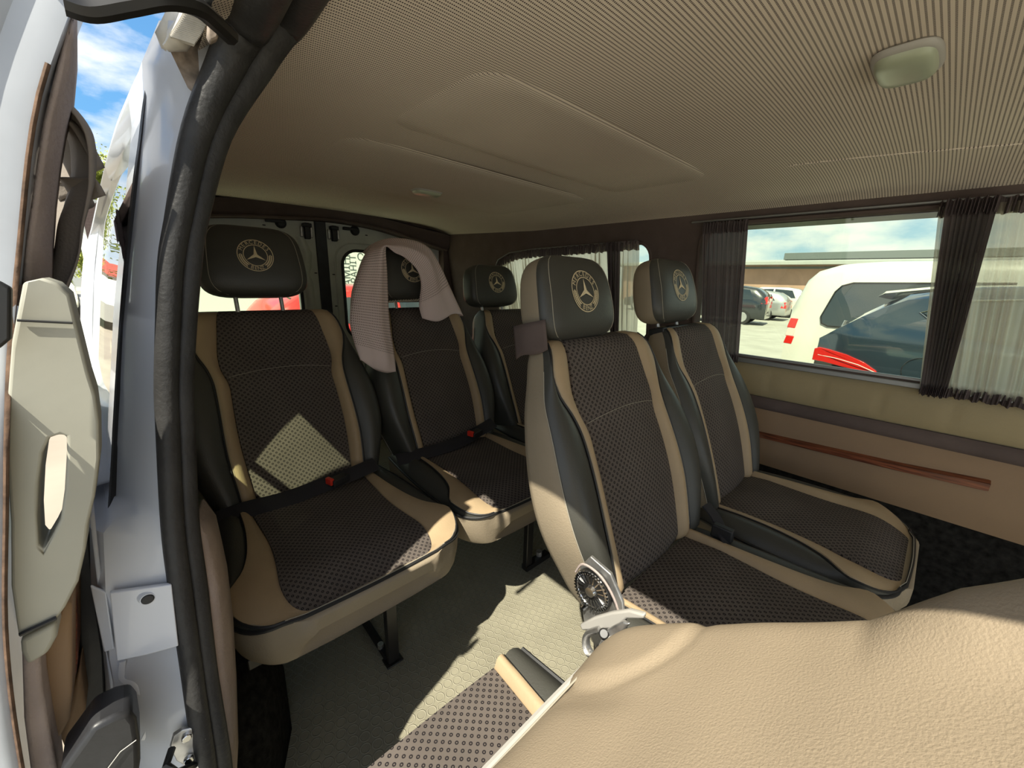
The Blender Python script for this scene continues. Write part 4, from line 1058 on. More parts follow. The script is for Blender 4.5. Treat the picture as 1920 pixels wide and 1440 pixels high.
side_curtain('sheer curtain drawn across the front part of the big side window', -.072, .62, -.010, .62, 1.303, .806, 30, .017, M['curtain'], 5, dense=lambda u: u**1.25)
side_curtain('dark gathered edge of the sheer curtain at the front of the big side window', -.060, .030, -.008, .045, 1.303, .806, 7, .014, M['curtaindense'], 15, yo=.026)
side_curtain('sheer curtain with scalloped heading across the rear side window', -1.93, -.955, -1.90, -.955, 1.25, .80, 34, .015, M['curtain'], 9,
    headf=lambda x: sinterp(x, [(-1.95, 1.13), (-1.85, 1.19), (-1.7, 1.225), (-1.4, 1.237), (-1.0, 1.25), (-.9, 1.25)]))
side_curtain('dark gathered fold hanging in the middle of the rear side curtain', -1.10, -1.035, -1.075, -1.035, 1.245, .80, 7, .012, M['curtaindense'], 12, yo=.024)

# two curtains inside the rear quarter window, their slanting gap shaped to cut the sun patch on the seat
for lab, xt0, xt1, xb0, xb1 in (('dark curtain at the front of the rear quarter window', -.86, -1.084, -.86, -1.138), ('dark curtain at the back of the rear quarter window', -1.190, -1.99, -1.203, -1.99)):
    n_ = 30 if xt1 > -1.2 else 40; g_ = gather(0, n_, 12, .006)
    t = thing('window_curtain', lab, 'curtain', (xt0, -.01, 1.13)); o = V(t.location)
    mb = MB(); mb.grid(lambda u, v: V(lerp(lerp(xt0, xt1, u), lerp(xb0, xb1, u), v), lerp(-.004, -.022, v) + g_(u, v), lerp(1.165, .715, v)) - o, n_*6, 8)
    mb.build('drape', M['curtaindense'], t, smooth=180, recalc=False)
    if xt0 < -1.2:
        mb = MB(); mb.grid(lambda u, v: V(lerp(-1.172, -1.194, u) + lerp(0, .036, v) + .006*math.sin(v*5), -.012, lerp(1.055, .875, v)) - o, 2, 8)  # strap added for its dark mark in the sun patch
        mb.build('shadow_tie', M['belt'], t, smooth=180, solid=.002, recalc=False)

# ------------------------------------------------------------------ sliding door, slid back along the outside
DP = (-.56, -.15, .9)
door = thing('sliding_door', 'white sliding door slid open, its trimmed inner edge and grab handle facing in', 'door', DP)
def dl(p): return V(p) - V(DP)
def lean(vs_, org=DP):
    "the door leans rearwards above its belt line"
    out = []
    for p in vs_:
        q = V(p) + V(org); t = min(1, max(0, (q.z - .93)/.14)); s_ = 1.013 + .167*t*t*(3 - 2*t)
        q = V(0, 0, 1.08) + (q - V(0, 0, 1.08))*s_; out.append(tuple(q - V(org)))
    return out
edge = [(1.4796, 0.081), (1.3824, 0.0378), (1.2938, -0.0022), (1.2074, -0.0368), (1.0886, -0.068), (0.9892, -0.0918), (0.864, -0.1166), (0.7354, -0.1404), (0.5864, -0.1576), (0.3996, -0.1706), (0.1296, -0.1782), (-0.0864, -0.1728)]
mb = MB(); rings = []
ed2 = [(lerp(1.06, 0, k/24), 0) for k in range(25)]
ef = lambda z: sinterp(-z, [(-a, b_) for a, b_ in edge])
for z, y in [(z, ef(z)) for z, _ in ed2]:
    rings.append([V(-.54, y, z), V(-.54, y-.012, z), V(-.545, y-.03, z), V(-.537, y-.042, z), V(-.537, y-.07, z), V(-.55, y-.10, z), V(-.64, y-.115, z), V(-1.0, y-.135, z), V(-1.5, y-.15, z), V(-1.52, y-.11, z)])
mb.loft([[dl(p) for p in r] for r in rings], False, False)
mb.v = lean(mb.v)
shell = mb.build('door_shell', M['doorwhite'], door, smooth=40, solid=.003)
mb = MB(); rings = []
for k in range(14):
    z = lerp(1.055, 1.40, k/13); y = ef(z)
    rings.append([dl(p) for p in (V(-.54, y, z), V(-.54, y-.012, z), V(-.545, y-.03, z), V(-.537, y-.042, z), V(-.537, y-.07, z), V(-.55, y-.10, z), V(-.66, y-.115, z), V(-.67, y-.085, z), V(-.64, y-.01, z), V(-.60, y-.001, z))])
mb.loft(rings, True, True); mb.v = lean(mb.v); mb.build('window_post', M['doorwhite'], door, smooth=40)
mb = MB(); mb.tube([dl(p) for p in ((-.60, -.03, 1.395), (-1.0, -.07, 1.385), (-1.48, -.085, 1.36), (-1.54, -.12, 1.28), (-1.55, -.20, 1.06))], .022, 8); mb.build('window_frame', M['white'], door)
mb = MB(); mb.tube([dl((-.5375, y - .001, z)) for z, y in [(z, ef(z)) for z in [lerp(1.24, .02, k/50) for k in range(51)]]], .0019, 6)
mb.v = lean(mb.v)
part_label(mb.build('seam', M['rust'], shell, smooth=60), 'rust brown seam along the door edge')
# mauve cloth window pillar of the door
rb = [((-0.556, -0.007, 1.285), (-0.572, -0.005, 1.291)), ((-0.556, -0.013, 1.269), (-0.594, -0.009, 1.276)), ((-0.556, -0.024, 1.235), (-0.605, -0.018, 1.242)), ((-0.556, -0.036, 1.2), (-0.605, -0.029, 1.21)), ((-0.556, -0.045, 1.169), (-0.605, -0.038, 1.179)), ((-0.556, -0.055, 1.133), (-0.605, -0.048, 1.14)), ((-0.556, -0.065, 1.098), (-0.605, -0.057, 1.1)), ((-0.556, -0.074, 1.061), (-0.605, -0.065, 1.057))]
mb = MB(); mb.loft([[dl(V(a)), dl(V(a).lerp(V(b_), .3) + V(.012, 0, 0)), dl(V(a).lerp(V(b_), .7) + V(.008, 0, 0)), dl(V(b_)), dl(V(b_) + V(-.06, -.004, 0))] for a, b_ in rb], False, False)
mb.v = lean(mb.v)
part_label(mb.build('pillar_trim', M['mauvelight'], door, smooth=180, solid=.004), 'pink grey cloth pillar trim')
# inner armrest moulding with a grab handle opening
oo = [(-0.562, -0.074, 1.066), (-0.562, -0.062, 1.07), (-0.562, -0.054, 1.066), (-0.562, -0.048, 1.056), (-0.562, -0.048, 1.037), (-0.562, -0.048, 1.011), (-0.562, -0.048, 0.979), (-0.562, -0.047, 0.957), (-0.562, -0.049, 0.929), (-0.562, -0.055, 0.89), (-0.562, -0.065, 0.85), (-0.562, -0.075, 0.82), (-0.562, -0.081, 0.794), (-0.562, -0.092, 0.76), (-0.562, -0.106, 0.735), (-0.562, -0.115, 0.724), (-0.562, -0.14, 0.719), (-0.562, -0.134, 0.778), (-0.562, -0.122, 0.844), (-0.562, -0.113, 0.907), (-0.562, -0.101, 0.967), (-0.562, -0.09, 1.014)]
ho = [(-0.562, -0.084, 0.92), (-0.562, -0.077, 0.922), (-0.562, -0.073, 0.919), (-0.562, -0.076, 0.902), (-0.562, -0.084, 0.864), (-0.562, -0.092, 0.834), (-0.562, -0.1, 0.819), (-0.562, -0.108, 0.806), (-0.562, -0.11, 0.814), (-0.562, -0.106, 0.842), (-0.562, -0.098, 0.88), (-0.562, -0.091, 0.906)]
arm = sheet('grab_handle_moulding', [(p[1], p[2]) for p in oo], [[(p[1], p[2]) for p in ho]], lambda a, b_, d: dl((-.5616 - d, a, b_)), .045, M['greige'], parent=door)
bv = arm.modifiers.new('bevel', 'BEVEL'); bv.width = .006; bv.segments = 3; bv.limit_method = 'ANGLE'; bv.angle_limit = math.radians(50)
part_label(arm, 'greige plastic moulding with a grab handle opening')
mb = MB(); mb.tube([dl(p) for p in ((-0.559, -0.083, 1.033), (-0.559, -0.05, 1.029))], .0012, 5); mb.build('moulding_joint', M['black'], arm)
mb = MB(); mb.tube([dl(p) for p in ((-0.559, -0.138, 0.725), (-0.559, -0.113, 0.729))], .0022, 5); mb.build('moulding_joint', M['black'], arm)
low = [(-0.567, -0.141, 0.713), (-0.567, -0.115, 0.718), (-0.567, -0.118, 0.701), (-0.567, -0.127, 0.686), (-0.567, -0.142, 0.681), (-0.567, -0.143, 0.698)]
mb = MB(); mb.prism([dl(p) for p in low], (-.04, 0, 0)); mb.build('moulding_foot', M['greige'], door, bevel=.004)
# lower door lining
lo = [(-0.572, -0.143, 0.701), (-0.572, -0.132, 0.693), (-0.572, -0.139, 0.644), (-0.572, -0.144, 0.588), (-0.572, -0.148, 0.536), (-0.572, -0.153, 0.491), (-0.572, -0.169, 0.51), (-0.572, -0.157, 0.616)]
mb = MB(); mb.prism([dl(p) for p in lo], (-.05, 0, 0)); part_label(mb.build('carpet_lining', M['mauvelight'], door, bevel=.004), 'pink grey carpet on the lower door')
pad = [(-0.605, -0.138, 0.67), (-0.605, -0.114, 0.716), (-0.605, -0.108, 0.712), (-0.605, -0.128, 0.596), (-0.605, -0.136, 0.561), (-0.605, -0.147, 0.543), (-0.605, -0.153, 0.546), (-0.605, -0.148, 0.597)]
mb = MB(); mb.prism([dl(p) for p in pad], (-.20, 0, 0)); part_label(mb.build('padded_panel', M['sidetan'], door, bevel=.006), 'tan padded leather door panel')
pad2 = [(-0.67, -0.163, 0.485), (-0.67, -0.147, 0.53), (-0.67, -0.129, 0.578), (-0.67, -0.135, 0.51), (-0.67, -0.149, 0.457), (-0.67, -0.162, 0.446)]
mb = MB(); mb.prism([dl(p) for p in pad2], (-.6, 0, 0)); mb.build('padded_panel', M['sidetan'], door, bevel=.006)
wd = [(-0.648, -0.113, 0.707), (-0.648, -0.108, 0.712), (-0.648, -0.125, 0.603), (-0.648, -0.13, 0.583), (-0.648, -0.131, 0.599)]
mb = MB(); mb.prism([dl(p) for p in wd], (-.7, -.02, 0)); mb.build('wood_strip', M['wood'], door, bevel=.002)
gap_shade = [(-0.713, -0.101, 0.757), (-0.713, -0.095, 0.746), (-0.713, -0.105, 0.65), (-0.713, -0.113, 0.546), (-0.713, -0.127, 0.448), (-0.713, -0.15, 0.469), (-0.713, -0.119, 0.667)]  # black slab standing in for the shadow in the gap behind the door
mb = MB(); mb.prism([dl(p) for p in gap_shade], (-.8, -.03, 0)); mb.build('weather_or_shade_strip', M['rubber'], door, bevel=.003)
bf = [(-0.54, -0.078, 0.541), (-0.54, -0.076, 0.573), (-0.54, -0.079, 0.588), (-0.54, -0.092, 0.593), (-0.54, -0.109, 0.593), (-0.54, -0.125, 0.574), (-0.54, -0.139, 0.558), (-0.54, -0.142, 0.521), (-0.54, -0.094, 0.463), (-0.54, -0.082, 0.512)]
mb = MB(); mb.prism([dl(p) for p in bf], (-.05, 0, 0)); bump_ = mb.build('rubber_guide', M['rubber'], door, bevel=.006)
part_label(bump_, 'black rubber roller guide')
mb = MB(); mb.tube([dl(p) for p in ((-0.538, -0.11, 0.528), (-0.538, -0.094, 0.545), (-0.538, -0.08, 0.549))], .0006, 5); mb.build('parting_line', M['lampframe'], bump_)
# door edge latch (black) low on the white face, and the upper roller arm
mb = MB(); a = V((-0.529, -0.083, 1.068)); b_ = V((-0.529, -0.093, 1.012)); mb.prism([dl(a + V(0, .0, 0)), dl(a + V(0, .006, -.006)), dl(b_ + V(0, .008, .008)), dl(b_), dl(b_ + V(0, -.03, 0)), dl(a + V(0, -.03, 0))], (-.01, 0, 0)); mb.build('door_latch', M['black'], door, bevel=.002)
mb = MB(); mb.tube([dl(p) for p in spath([(-0.54, -0.009, 1.288), (-0.54, 0.006, 1.289), (-0.54, 0.031, 1.303), (-0.54, 0.058, 1.318), (-0.551, 0.082, 1.327), (-0.572, 0.099, 1.33), (-0.594, 0.117, 1.33)], 6)], .0085, 8); ra_ = mb.build('roller_arm', M['blackmetal'], door)
mb = MB(); mb.prism([dl(p) for p in ((-0.589, 0.098, 1.339), (-0.589, 0.108, 1.334), (-0.589, 0.104, 1.322), (-0.589, 0.097, 1.317), (-0.589, 0.095, 1.323))], (-.012, 0, 0)); mb.build('arm_bracket', M['grime'], ra_, bevel=.002)
# door window frame behind the curtain
mb = MB(); mb.tube([dl(p) for p in ((-.64, -.085, 1.05), (-1.45, -.19, 1.02))], .012, 8); mb.build('window_sill', M['mauve'], door)

# curtain of the sliding door: tied bunch hanging in loose flared folds
DC = (-.60, -.05, 1.2)
cur = thing('door_curtain', 'grey curtain bunched and folded in the open sliding door window', 'curtain', DC)
sil = [(1.2506, -0.028), (1.2334, -0.0108), (1.216, -0.0022), (1.1988, -0.0016), (1.1826, -0.0043), (1.1696, -0.0076), (1.161, -0.0103), (1.1448, -0.0168), (1.1232, -0.0254), (1.0908, -0.0346), (1.0638, -0.0449), (1.0422, -0.054)]
mb = MB(); rings = []
for k in range(45):
    z = lerp(1.25, 1.044, k/44); y = sinterp(-z, [(-a, b_) for a, b_ in sil]); ring = []
    for i in range(26):
        u = i/25; x = lerp(-.632, -.76, u) - .12*u*u
        ring.append(V(x, y - .010 - .05*u + .006*math.sin(u*21 + .7*math.sin(z*30)), z + .003*math.sin(u*14)) - V(DC))
    rings.append(ring)
mb.loft(rings, False, False); mb.v = lean(mb.v, DC); mb.build('drape', M['curtainlit'], cur, smooth=180, solid=.002)
for (z0, z1, w_, s_) in ((1.226, 1.180, .010, 0), (1.172, 1.150, .006, 2)):
    mb = MB(); mb.grid(lambda u, v: V(-.648 - .07*u, -.028 + w_*1.4*v + .010*math.sin(u*9 + s_) - .02*u, lerp(z0, z1, v) + .008*math.sin(u*7 + s_)*v + .006*math.sin(PI*v)) - V(DC), 20, 8)
    mb.v = lean(mb.v, DC); mb.build('curled_fold', M['curtainlit'], cur, smooth=180, solid=.003)

# ------------------------------------------------------------------ outside
GZ = -.5
m = mat('asphalt', (.36, .35, .31), .9, bump=(30, .6), var=(1.6, .12)); M['asphalt'] = m
mb = MB(); mb.add([V(-160, -120, GZ), V(160, -120, GZ), V(160, 160, GZ), V(-160, 160, GZ)], [(0, 1, 2, 3)])
gnd = mb.build('ground', M['asphalt'], smooth=0); structure(gnd, 'sunlit pale car park asphalt')
M['paintline'] = mat('white_road_paint', (.75, .74, .70), .8)
M['dirt'] = mat('sandy_dirt', (.36, .31, .24), .95, var=(.8, .15))
mb = MB(); mb.box((-14, -2.2, GZ + .01), (26, 5, .012)); structure(mb.build('path', M['dirt'], smooth=0), 'sandy strip beside the van')
for k in range(3):
    mb = MB(); mb.box((-6 + k*2.6, 19.5, GZ + .012), (.12, 4.5, .006)); structure(mb.build('road_marking', M['paintline'], smooth=0), 'white parking bay line')

M['carwhite'] = mat('cream_white_car_paint', (.62, .62, .56), .25, coat=.8)
M['carblue'] = mat('dark_blue_car_paint', (.035, .055, .075), .14, .4, coat=1.0)
M['carblack'] = mat('black_car_paint', (.02, .025, .03), .2, coat=1.0)
M['carsilver'] = mat('silver_car_paint', (.45, .46, .46), .3, .5, coat=.8)
M['carred'] = mat('red_car_paint', (.65, .03, .02), .3, coat=.8)
M['carglass'] = mat('dark_car_glass', (.03, .04, .045), .05, coat=.6)
M['redlens'] = mat('red_tail_lamp', (.60, .02, .015), .12, coat=1.0)
M['pinklens'] = mat('clear_tail_lamp', (.75, .55, .50), .12, coat=1.0)
M['tyre'] = mat('tyre_rubber', (.02, .02, .02), .8)
M['alloy'] = mat('wheel_alloy', (.5, .5, .5), .3, .8)

def car(label, loc, ang, prof, Wd, paint, cat='car', name='car', group=None, zs=.28, wheels=True, glassb=True, sidewin=None, lamps=True, tumble=.16, lamp_z=(.75, 1.0)):
    """prof: list of (x, belt z, roof z) from rear (x=0) to front; heights above the road."""
    t = thing(name, label, cat, (loc[0], loc[1], GZ), ang, group)
    rings = []; Lc = prof[-1][0]
    def hw(x): return Wd/2*(1 - .10*max(0, 1 - x/.35)**2 - .10*max(0, 1 - (Lc-x)/.7)**2)
    xs = [Lc*(k/44) for k in range(45)]
    bz = [(p[0], p[1]) for p in prof]; rz = [(p[0], p[2]) for p in prof]
    def sec(x):
        w = hw(x); b_ = interp(x, bz); r = interp(x, rz); k = max(0, r - b_); wr = w - tumble*min(1, k/.45)
        return w, b_, r, wr
    for x in xs:
        w, b_, r, wr = sec(x)
        h = [(0, zs), (w*.9, zs), (w*.985, zs+.12), (w, lerp(zs, b_, .5)), (w*.995, lerp(zs, b_, .85)), (w*.985, b_), (lerp(w*.985, wr, .58), lerp(b_, r, .5)), (wr, lerp(b_, r, .86)), (wr*.9, lerp(b_, r, .975)), (wr*.55, r), (0, r + .012)]
        rings.append([V(x, y, z) for y, z in h] + [V(x, -y, z) for y, z in h[-2:0:-1]])
    mb = MB(); mb.loft(rings, True, True); mb.build('body', paint, t, smooth=45)
    def sidept(x, z, sg, off=.008):
        w, b_, r, wr = sec(x); q = min(1, max(0, (z - b_)/max(.01, (r - b_)*.86))); y = lerp(w*.985, wr, q) + off
        if z < b_: y = lerp(w, w*.985, max(0, (z - lerp(zs, b_, .5))/max(.01, b_ - lerp(zs, b_, .5)))) + off
        return V(x, sg*y, z)
    t['_'] = 0; del t['_']
    if sidewin:
        for sg in (1, -1):
            for win in sidewin:
                mb = MB(); n = len(win); c = (sum(p[0] for p in win)/n, sum(p[1] for p in win)/n)
                pts = [sidept(p[0], p[1], sg) for p in win]; mb.add(pts + [sidept(c[0], c[1], sg)], [(i, (i+1) % n, n) for i in range(n)])
                mb.build('side_window', M['carglass'], t, smooth=60)
    if wheels:
        for x in (.85, Lc - .85):
            for sg in (1, -1):
                y = sg*(Wd/2 - .10); mb = MB(); mb.cyl((x, y - .11, .33), (x, y + .11, .33), .33, 28); wh = mb.build('wheel', M['tyre'], t, bevel=.02)
                mb = MB(); mb.cyl((x, y + sg*.10, .33), (x, y + sg*.118, .33), .22, 20, r2=.20); mb.build('hub', M['alloy'], wh)
    return t, sidept, sec

# white box-backed van parked beyond the window
t, sp_, sec_ = car('cream white small van with tall red tail lamp, seen through the big side window', (-1.36, 6.90), 0,
    [(0, 1.00, 1.40), (.06, 1.02, 1.66), (.20, 1.04, 1.82), (.42, 1.05, 1.90), (.8, 1.05, 1.925), (2.4, 1.05, 1.93), (2.9, 1.02, 1.80), (3.5, 1.0, 1.04), (4.4, .85, .87)], 1.80, M['carwhite'], 'van', 'white_van',
    sidewin=[[(.42, 1.17), (.36, 1.20), (.34, 1.27), (.42, 1.56), (.47, 1.63), (.56, 1.665), (1.75, 1.69), (1.78, 1.17)], [(1.9, 1.12), (1.9, 1.62), (2.6, 1.60), (3.1, 1.12)]], tumble=.10)
for (z0, z1, mm) in ((1.10, 1.22, 'redlens'), (1.00, 1.10, 'pinklens'), (.90, 1.00, 'redlens')):
    mb = MB(); q = [(.0, z0), (.10, z0), (.115, z1), (.02, z1)]
    mb.prism([sp_(max(.0, p[0]), p[1], -1, .004) + V(-.01, 0, 0) for p in q], (0, .06, 0)); mb.build('tail_lamp', M[mm], t, bevel=.006)
mb = MB(); mb.tube([sp_(1.75, 1.165, -1, .012), sp_(.42, 1.165, -1, .012), sp_(.355, 1.195, -1, .012), sp_(.335, 1.27, -1, .012), sp_(.415, 1.565, -1, .012), sp_(.465, 1.635, -1, .012), sp_(.56, 1.67, -1, .012), sp_(1.75, 1.695, -1, .012)], .008, 6); mb.build('window_rubber', M['rubber'], t)
mb = MB(); mb.tube([sp_(x, .62, -1, .01) for x in (.05, 1, 2, 3, 4)], .03, 6, flat=.4); mb.build('side_moulding', M['carwhite'], t)

# dark blue crossover right outside the window
SX, SY = -.60, 4.50
t, sp_, sec_ = car('glossy dark blue crossover with red tail lamp parked close outside the window', (SX, SY), 0,
    [(0, 1.22, 1.24), (.10, 1.25, 1.33), (.27, 1.27, 1.49), (.42, 1.27, 1.58), (.70, 1.26, 1.63), (1.2, 1.22, 1.655), (1.8, 1.18, 1.67), (2.4, 1.14, 1.63), (3.0, 1.10, 1.45), (3.5, 1.06, 1.10), (4.55, .84, .88)], 1.90, M['carblue'], 'car', 'crossover_car',
    sidewin=[[(.62, 1.36), (.50, 1.46), (.70, 1.53), (1.15, 1.56), (1.30, 1.27)], [(1.38, 1.26), (1.23, 1.57), (1.95, 1.58), (1.95, 1.22)], [(2.03, 1.22), (2.03, 1.58), (2.6, 1.54), (3.1, 1.14)]], tumble=.15)
mb = MB(); lampp = [(.0, 1.16), (.03, 1.175), (.09, 1.17), (.20, 1.15), (.30, 1.115), (.37, 1.07), (.385, 1.045), (.32, 1.05), (.18, 1.065), (.08, 1.075), (.0, 1.075)]
mb.prism([sp_(p[0], p[1], -1, .030) + V(-.012, 0, 0) for p in lampp], (0, .07, 0)); tl = mb.build('tail_lamp', M['redlens'], t, bevel=.004)
mb = MB(); mb.tube([sp_(x, z, -1, .034) for x, z in ((.02, 1.12), (.14, 1.115), (.26, 1.095), (.36, 1.058))], .003, 6); mb.build('light_strip', M['pinklens'], tl)
fc_ = (.56, 1.10); 
mb = MB(); mb.tube([sp_(fc_[0] + .085*math.cos(a), fc_[1] + .085*math.sin(a), -1, .006) for a in [2*PI*k/36 for k in range(36)]], .003, 5, closed=True); mb.build('fuel_flap', M['carblack'], t)
mb = MB(); mb.loft([[V(x, -.70, z), V(x - .02, -.4, z + .015), V(x - .03, 0, z + .02), V(x - .02, .4, z + .015), V(x, .70, z)] for x, z in ((.25, 1.545), (.28, 1.57), (.55, 1.615), (.55, 1.58), (.32, 1.53), (.25, 1.545))], False, False); mb.build('roof_spoiler', M['carblack'], t, smooth=60)
mb = MB(); mb.tube([sp_(.10, 1.30, -1, -.14), sp_(.115, 1.37, -1, -.14)], .012, 6); mb.build('antenna', M['alloy'], t)
mb = MB(); mb.tube([sp_(x, z, -1, .008) for x, z in ((.0, .70), (.3, .68), (.55, .60), (.60, .45))], .03, 6, flat=.4); mb.build('wheel_arch_cladding', M['carblack'], t)
mb = MB(); mb.tube([sp_(x, z, -1, .006) for x, z in ((1.3, 1.255), (.62, 1.345), (.485, 1.46), (.70, 1.545), (1.28, 1.585), (2.2, 1.60), (2.7, 1.55), (3.2, 1.10))], .005, 6); mb.build('window_trim', M['chrome'], t)

# rows of parked cars in the distance
def simple_car(label, loc, ang, paint, kind, group='cars parked in the far rows'):
    if kind == 'suv': pr_ = [(0, .95, 1.10), (.12, 1.0, 1.35), (.45, 1.03, 1.58), (1.0, 1.03, 1.66), (2.3, 1.0, 1.65), (2.9, .98, 1.45), (3.5, .96, 1.02), (4.5, .78, .82)]
    elif kind == 'hatch': pr_ = [(0, .88, 1.0), (.15, .92, 1.2), (.45, .94, 1.38), (1.0, .94, 1.46), (2.0, .92, 1.45), (2.6, .90, 1.28), (3.1, .88, .94), (4.0, .70, .74)]
    else: pr_ = [(0, .88, .92), (.3, .92, .98), (.7, .93, 1.1), (1.3, .93, 1.36), (1.8, .92, 1.43), (2.5, .92, 1.40), (3.3, .90, .96), (4.5, .70, .76)]
    zr = pr_[3][2] if kind != 'sedan' else 1.36
    b_ = pr_[3][1] + .06
    sw = [[(.5, b_), (.72, zr - .16), (1.55, zr - .10), (1.55, b_)], [(1.63, b_), (1.63, zr - .10), (2.35, zr - .14), (2.85, b_)]] if kind != 'sedan' else [[(.95, b_), (1.35, zr - .12), (1.9, zr - .06), (1.9, b_)], [(1.98, b_), (1.98, zr - .06), (2.5, zr - .08), (3.05, b_)]]
    t, sp_, sec_ = car(label, loc, ang, pr_, 1.82, paint, 'car', 'parked_car', group, sidewin=sw, tumble=.2)
    for sg in (1, -1):
        mb = MB(); z1 = pr_[0][1] + (.28 if kind == 'suv' else .05)
        q = [(.0, z1 - .30), (.22, z1 - .28), (.10, z1), (.02, z1)]; mb.prism([sp_(p[0], p[1], sg, .006) + V(-.012, 0, 0) for p in q], (0, -sg*.18, 0)); mb.build('tail_lamp', M['redlens'], t)
    x = .10; w, bb, r, wr = sec_(.3)
    mb = MB(); mb.add([V(-.002 + .10, -w*.8, bb + .05), V(.10, w*.8, bb + .05), V(.36, wr*.8, interp(.36, [(p[0], p[2]) for p in pr_]) - .02), V(.36, -wr*.8, interp(.36, [(p[0], p[2]) for p in pr_]) - .02)], [(0, 1, 2, 3)]); 
    for vtx in range(4): mb.v[vtx] = (mb.v[vtx][0] - .04, mb.v[vtx][1], mb.v[vtx][2])
    mb.build('rear_window', M['carglass'], t, smooth=0)
    return t
simple_car('black estate car in the far row, first from the dark window curtain', (-5.35, 20.3), math.radians(188), M['carblack'], 'suv')
simple_car('silver hatchback in the far row, behind the black estate car', (-5.5, 24.2), math.radians(184), M['carsilver'], 'hatch')
simple_car('white crossover in the far row, beside the white van roof', (-5.4, 27.6), math.radians(184), M['carwhite'], 'suv')
simple_car('dark hatchback in the far row, just behind the white van', (-4.9, 31.0), math.radians(184), M['carblue'], 'hatch')
simple_car('grey estate car at the back of the far row', (-10.4, 27.8), math.radians(184), M['carsilver'], 'suv')
simple_car('black hatchback far down the far row', (-10.4, 24.2), math.radians(184), M['carblack'], 'hatch')

# long low hall behind the car park
M['hallwall'] = mat('pinkish_brick_wall', (.42, .27, .20), .9, var=(.7, .12))
M['roofgrey'] = mat('grey_roof_sheet', (.36, .38, .36), .7, var=(.5, .1))
M['roofdark'] = mat('dark_roof_ridge', (.12, .14, .14), .7)
t = thing('warehouse', 'long low brick hall with grey roof behind the car park', 'building', (0, 38, GZ))
mb = MB(); mb.box((2, 4, 1.75), (52, 8, 3.5)); mb.build('wall', M['hallwall'], t, smooth=0)
mb = MB(); mb.prism([V(-25, -1.0, 3.4), V(-25, -1.0, 3.62), V(-25, 6, 4.15), V(-25, 9, 3.6), V(-25, 9, 3.4)], (54, 0, 0)); mb.build('roof', M['roofgrey'], t, smooth=0)
mb = MB(); mb.box((5.5, 4, 4.28), (32, 1.2, .55)); mb.build('roof_ridge', M['roofdark'], t, bevel=.03)
mb = MB(); mb.box((7, -.02, 3.2), (50, .06, .16)); mb.build('wall_band', M['roofdark'], t, smooth=0)

# behind the rear doors: sign board, red car
sg_t = thing('sign_board', 'white sign board with vertical lettering seen through the rear door window', 'sign', (-14, 5.6, GZ))
M['signwhite'] = mat('sign_white', (.85, .87, .80), .6)
M['signtext'] = mat('sign_lettering', (.06, .08, .07), .6)
mb = MB(); mb.box((0, .6, 1.55), (.08, 3.4, 2.5)); mb.build('board', M['signwhite'], sg_t, bevel=.01)
mb = MB(); mb.box((.03, .6, 2.74), (.10, 3.5, .10)); mb.build('top_rail', M['roofgrey'], sg_t, smooth=0)
for yy in (-.9, 2.1):
    mb = MB(); mb.box((-.06, yy, .7), (.08, .08, 1.4)); mb.build('post', M['roofgrey'], sg_t)
def sign_text(txt, yc, zc, size, vertical, seed=0):
    vs_, fs = text_mesh(txt, size); mb = MB(); out = []
    for v in vs_:
        a, b_ = (v.x, v.y)
        if vertical: a, b_ = -b_, a
        out.append(V(.045, yc + a, zc + b_))
    mb.add(out, fs); mb.build('lettering', M['signtext'], sg_t, smooth=0, recalc=False)
sign_text('\u041a\u0410\u041c\u0406\u041d\u0418', -.32, 1.72, .34, True)
sign_text('\u0413\u0420\u0410\u041d\u0406\u0422', -.08, 1.72, .30, True)
sign_text('\u0421\u0422\u0406\u041b', .48, 2.20, .34, False)
simple_car('bright red hatchback parked behind the van, seen through the rear door window', (-5.95, 1.02), math.radians(90), M['carred'], 'hatch', None)
t = thing('kiosk', 'pale low building behind the rear doors', 'building', (-19, 5, GZ))
mb = MB(); mb.box((0, 1, 1.6), (4, 14, 3.2)); mb.build('wall', M['signwhite'], t, smooth=0)
mb = MB(); mb.box((0, 1, 3.3), (4.6, 14.6, .25)); mb.build('roof', M['roofgrey'], t, smooth=0)

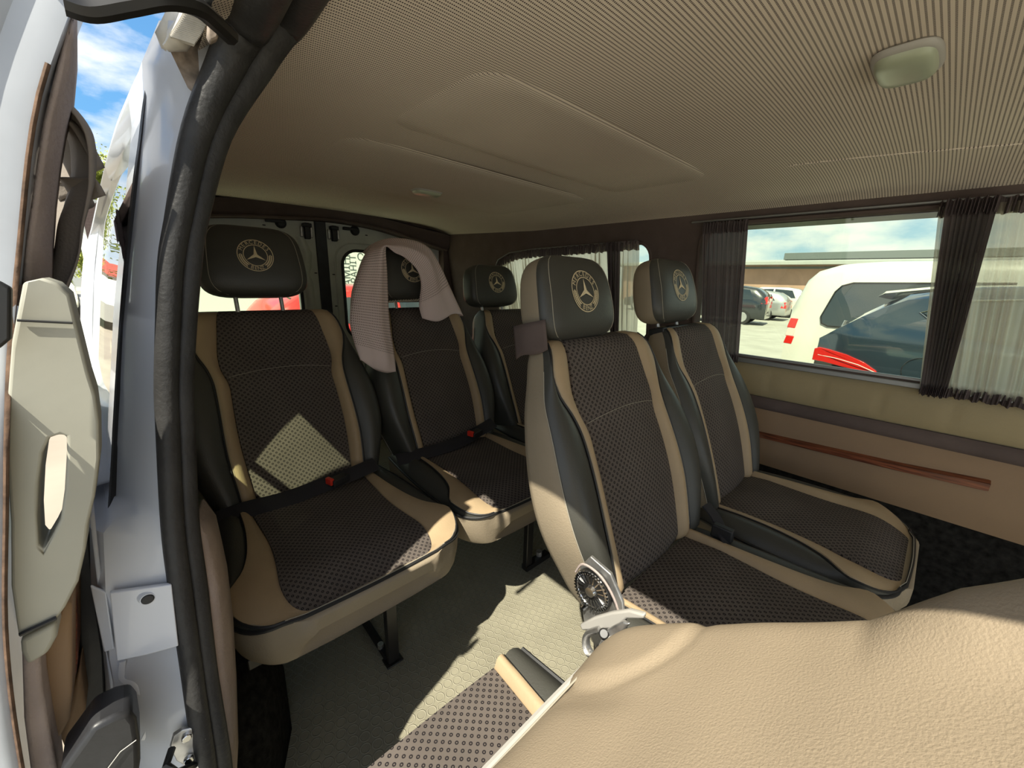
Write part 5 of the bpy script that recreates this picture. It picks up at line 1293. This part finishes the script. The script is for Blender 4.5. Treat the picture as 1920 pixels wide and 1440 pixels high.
# left of the van: road, parked cars, trees, red-roofed shed
simple_car('white car facing the van, seen in the gap beside the sliding door', (-22.5, -2.6), math.radians(4), M['carwhite'], 'suv', None)
t = thing('shed', 'low shed with red roof beyond the white car', 'building', (-44, -6, GZ))
mb = MB(); mb.box((0, 0, 1.0), (4, 12, 2.0)); mb.build('wall', M['signwhite'], t, smooth=0)
mb = MB(); mb.prism([V(-2.4, -6.4, 2.0), V(2.4, -6.4, 2.0), V(0, -6.4, 3.0)], (0, 12.8, 0)); mb.build('roof', mat('red_roof', (.42, .08, .05), .7, var=(2, .2)), t, smooth=0)
M['leaf'] = mat('spring_leaves', (.30, .34, .06), .8, var=(3, .3)); nt, b = nodes_of(M['leaf'])
b.inputs['Subsurface Weight'].default_value = 0
M['bark'] = mat('bark', (.16, .12, .09), .95)
def tree(label, loc, h, seed, n=5200):
    t = thing('tree', label, 'tree', loc, 0, 'spring trees along the road'); rnd = random.Random(seed)
    tb = MB(); tb.tube([V(0, 0, 0), V(.05, .03, h*.3), V(-.05, .0, h*.65), V(0, 0, h*.95)], [.16, .13, .08, .02], 8)
    lv = MB(); cl = []
    for k in range(34):
        z = rnd.uniform(.22, 1)*h; r = h*.27*math.sin(PI*min(1, (z/h)*.80 + .12)); a = rnd.uniform(0, 2*PI)
        p = V(r*math.cos(a)*rnd.uniform(.3, 1), r*math.sin(a)*rnd.uniform(.3, 1), z); cl.append(p)
        tb.tube([V(0, 0, max(.3, z - h*.16)), p*.6 + V(0, 0, z*.38), p], [.04, .025, .01], 5)
    for k in range(n):
        c = rnd.choice(cl); d = V(rnd.gauss(0, 1), rnd.gauss(0, 1), rnd.gauss(0, 1))*h*.062
        p = c + d; s_ = rnd.uniform(.07, .14); u = V(rnd.uniform(-1, 1), rnd.uniform(-1, 1), rnd.uniform(-1, 1)).normalized(); w = u.orthogonal().normalized()
        lv.add([p - u*s_, p + w*s_*.5, p + u*s_, p - w*s_*.5], [(0, 1, 2, 3)])
    tb.build('trunk', M['bark'], t, smooth=180); lv.build('foliage', M['leaf'], t, smooth=0, recalc=False)
tree('yellow green spring tree behind the sliding door, nearest the shed', (-33, -6.6, GZ), 7.5, 1, 9000)
tree('yellow green spring tree reflected in the quarter window', (-30, -1.3, GZ), 6.4, 2, 12000)
tree('tall spring tree further along the road', (-37, -12.6, GZ), 11, 3)
tree('spring tree standing far behind the shed', (-52, -1.0, GZ), 11, 4)
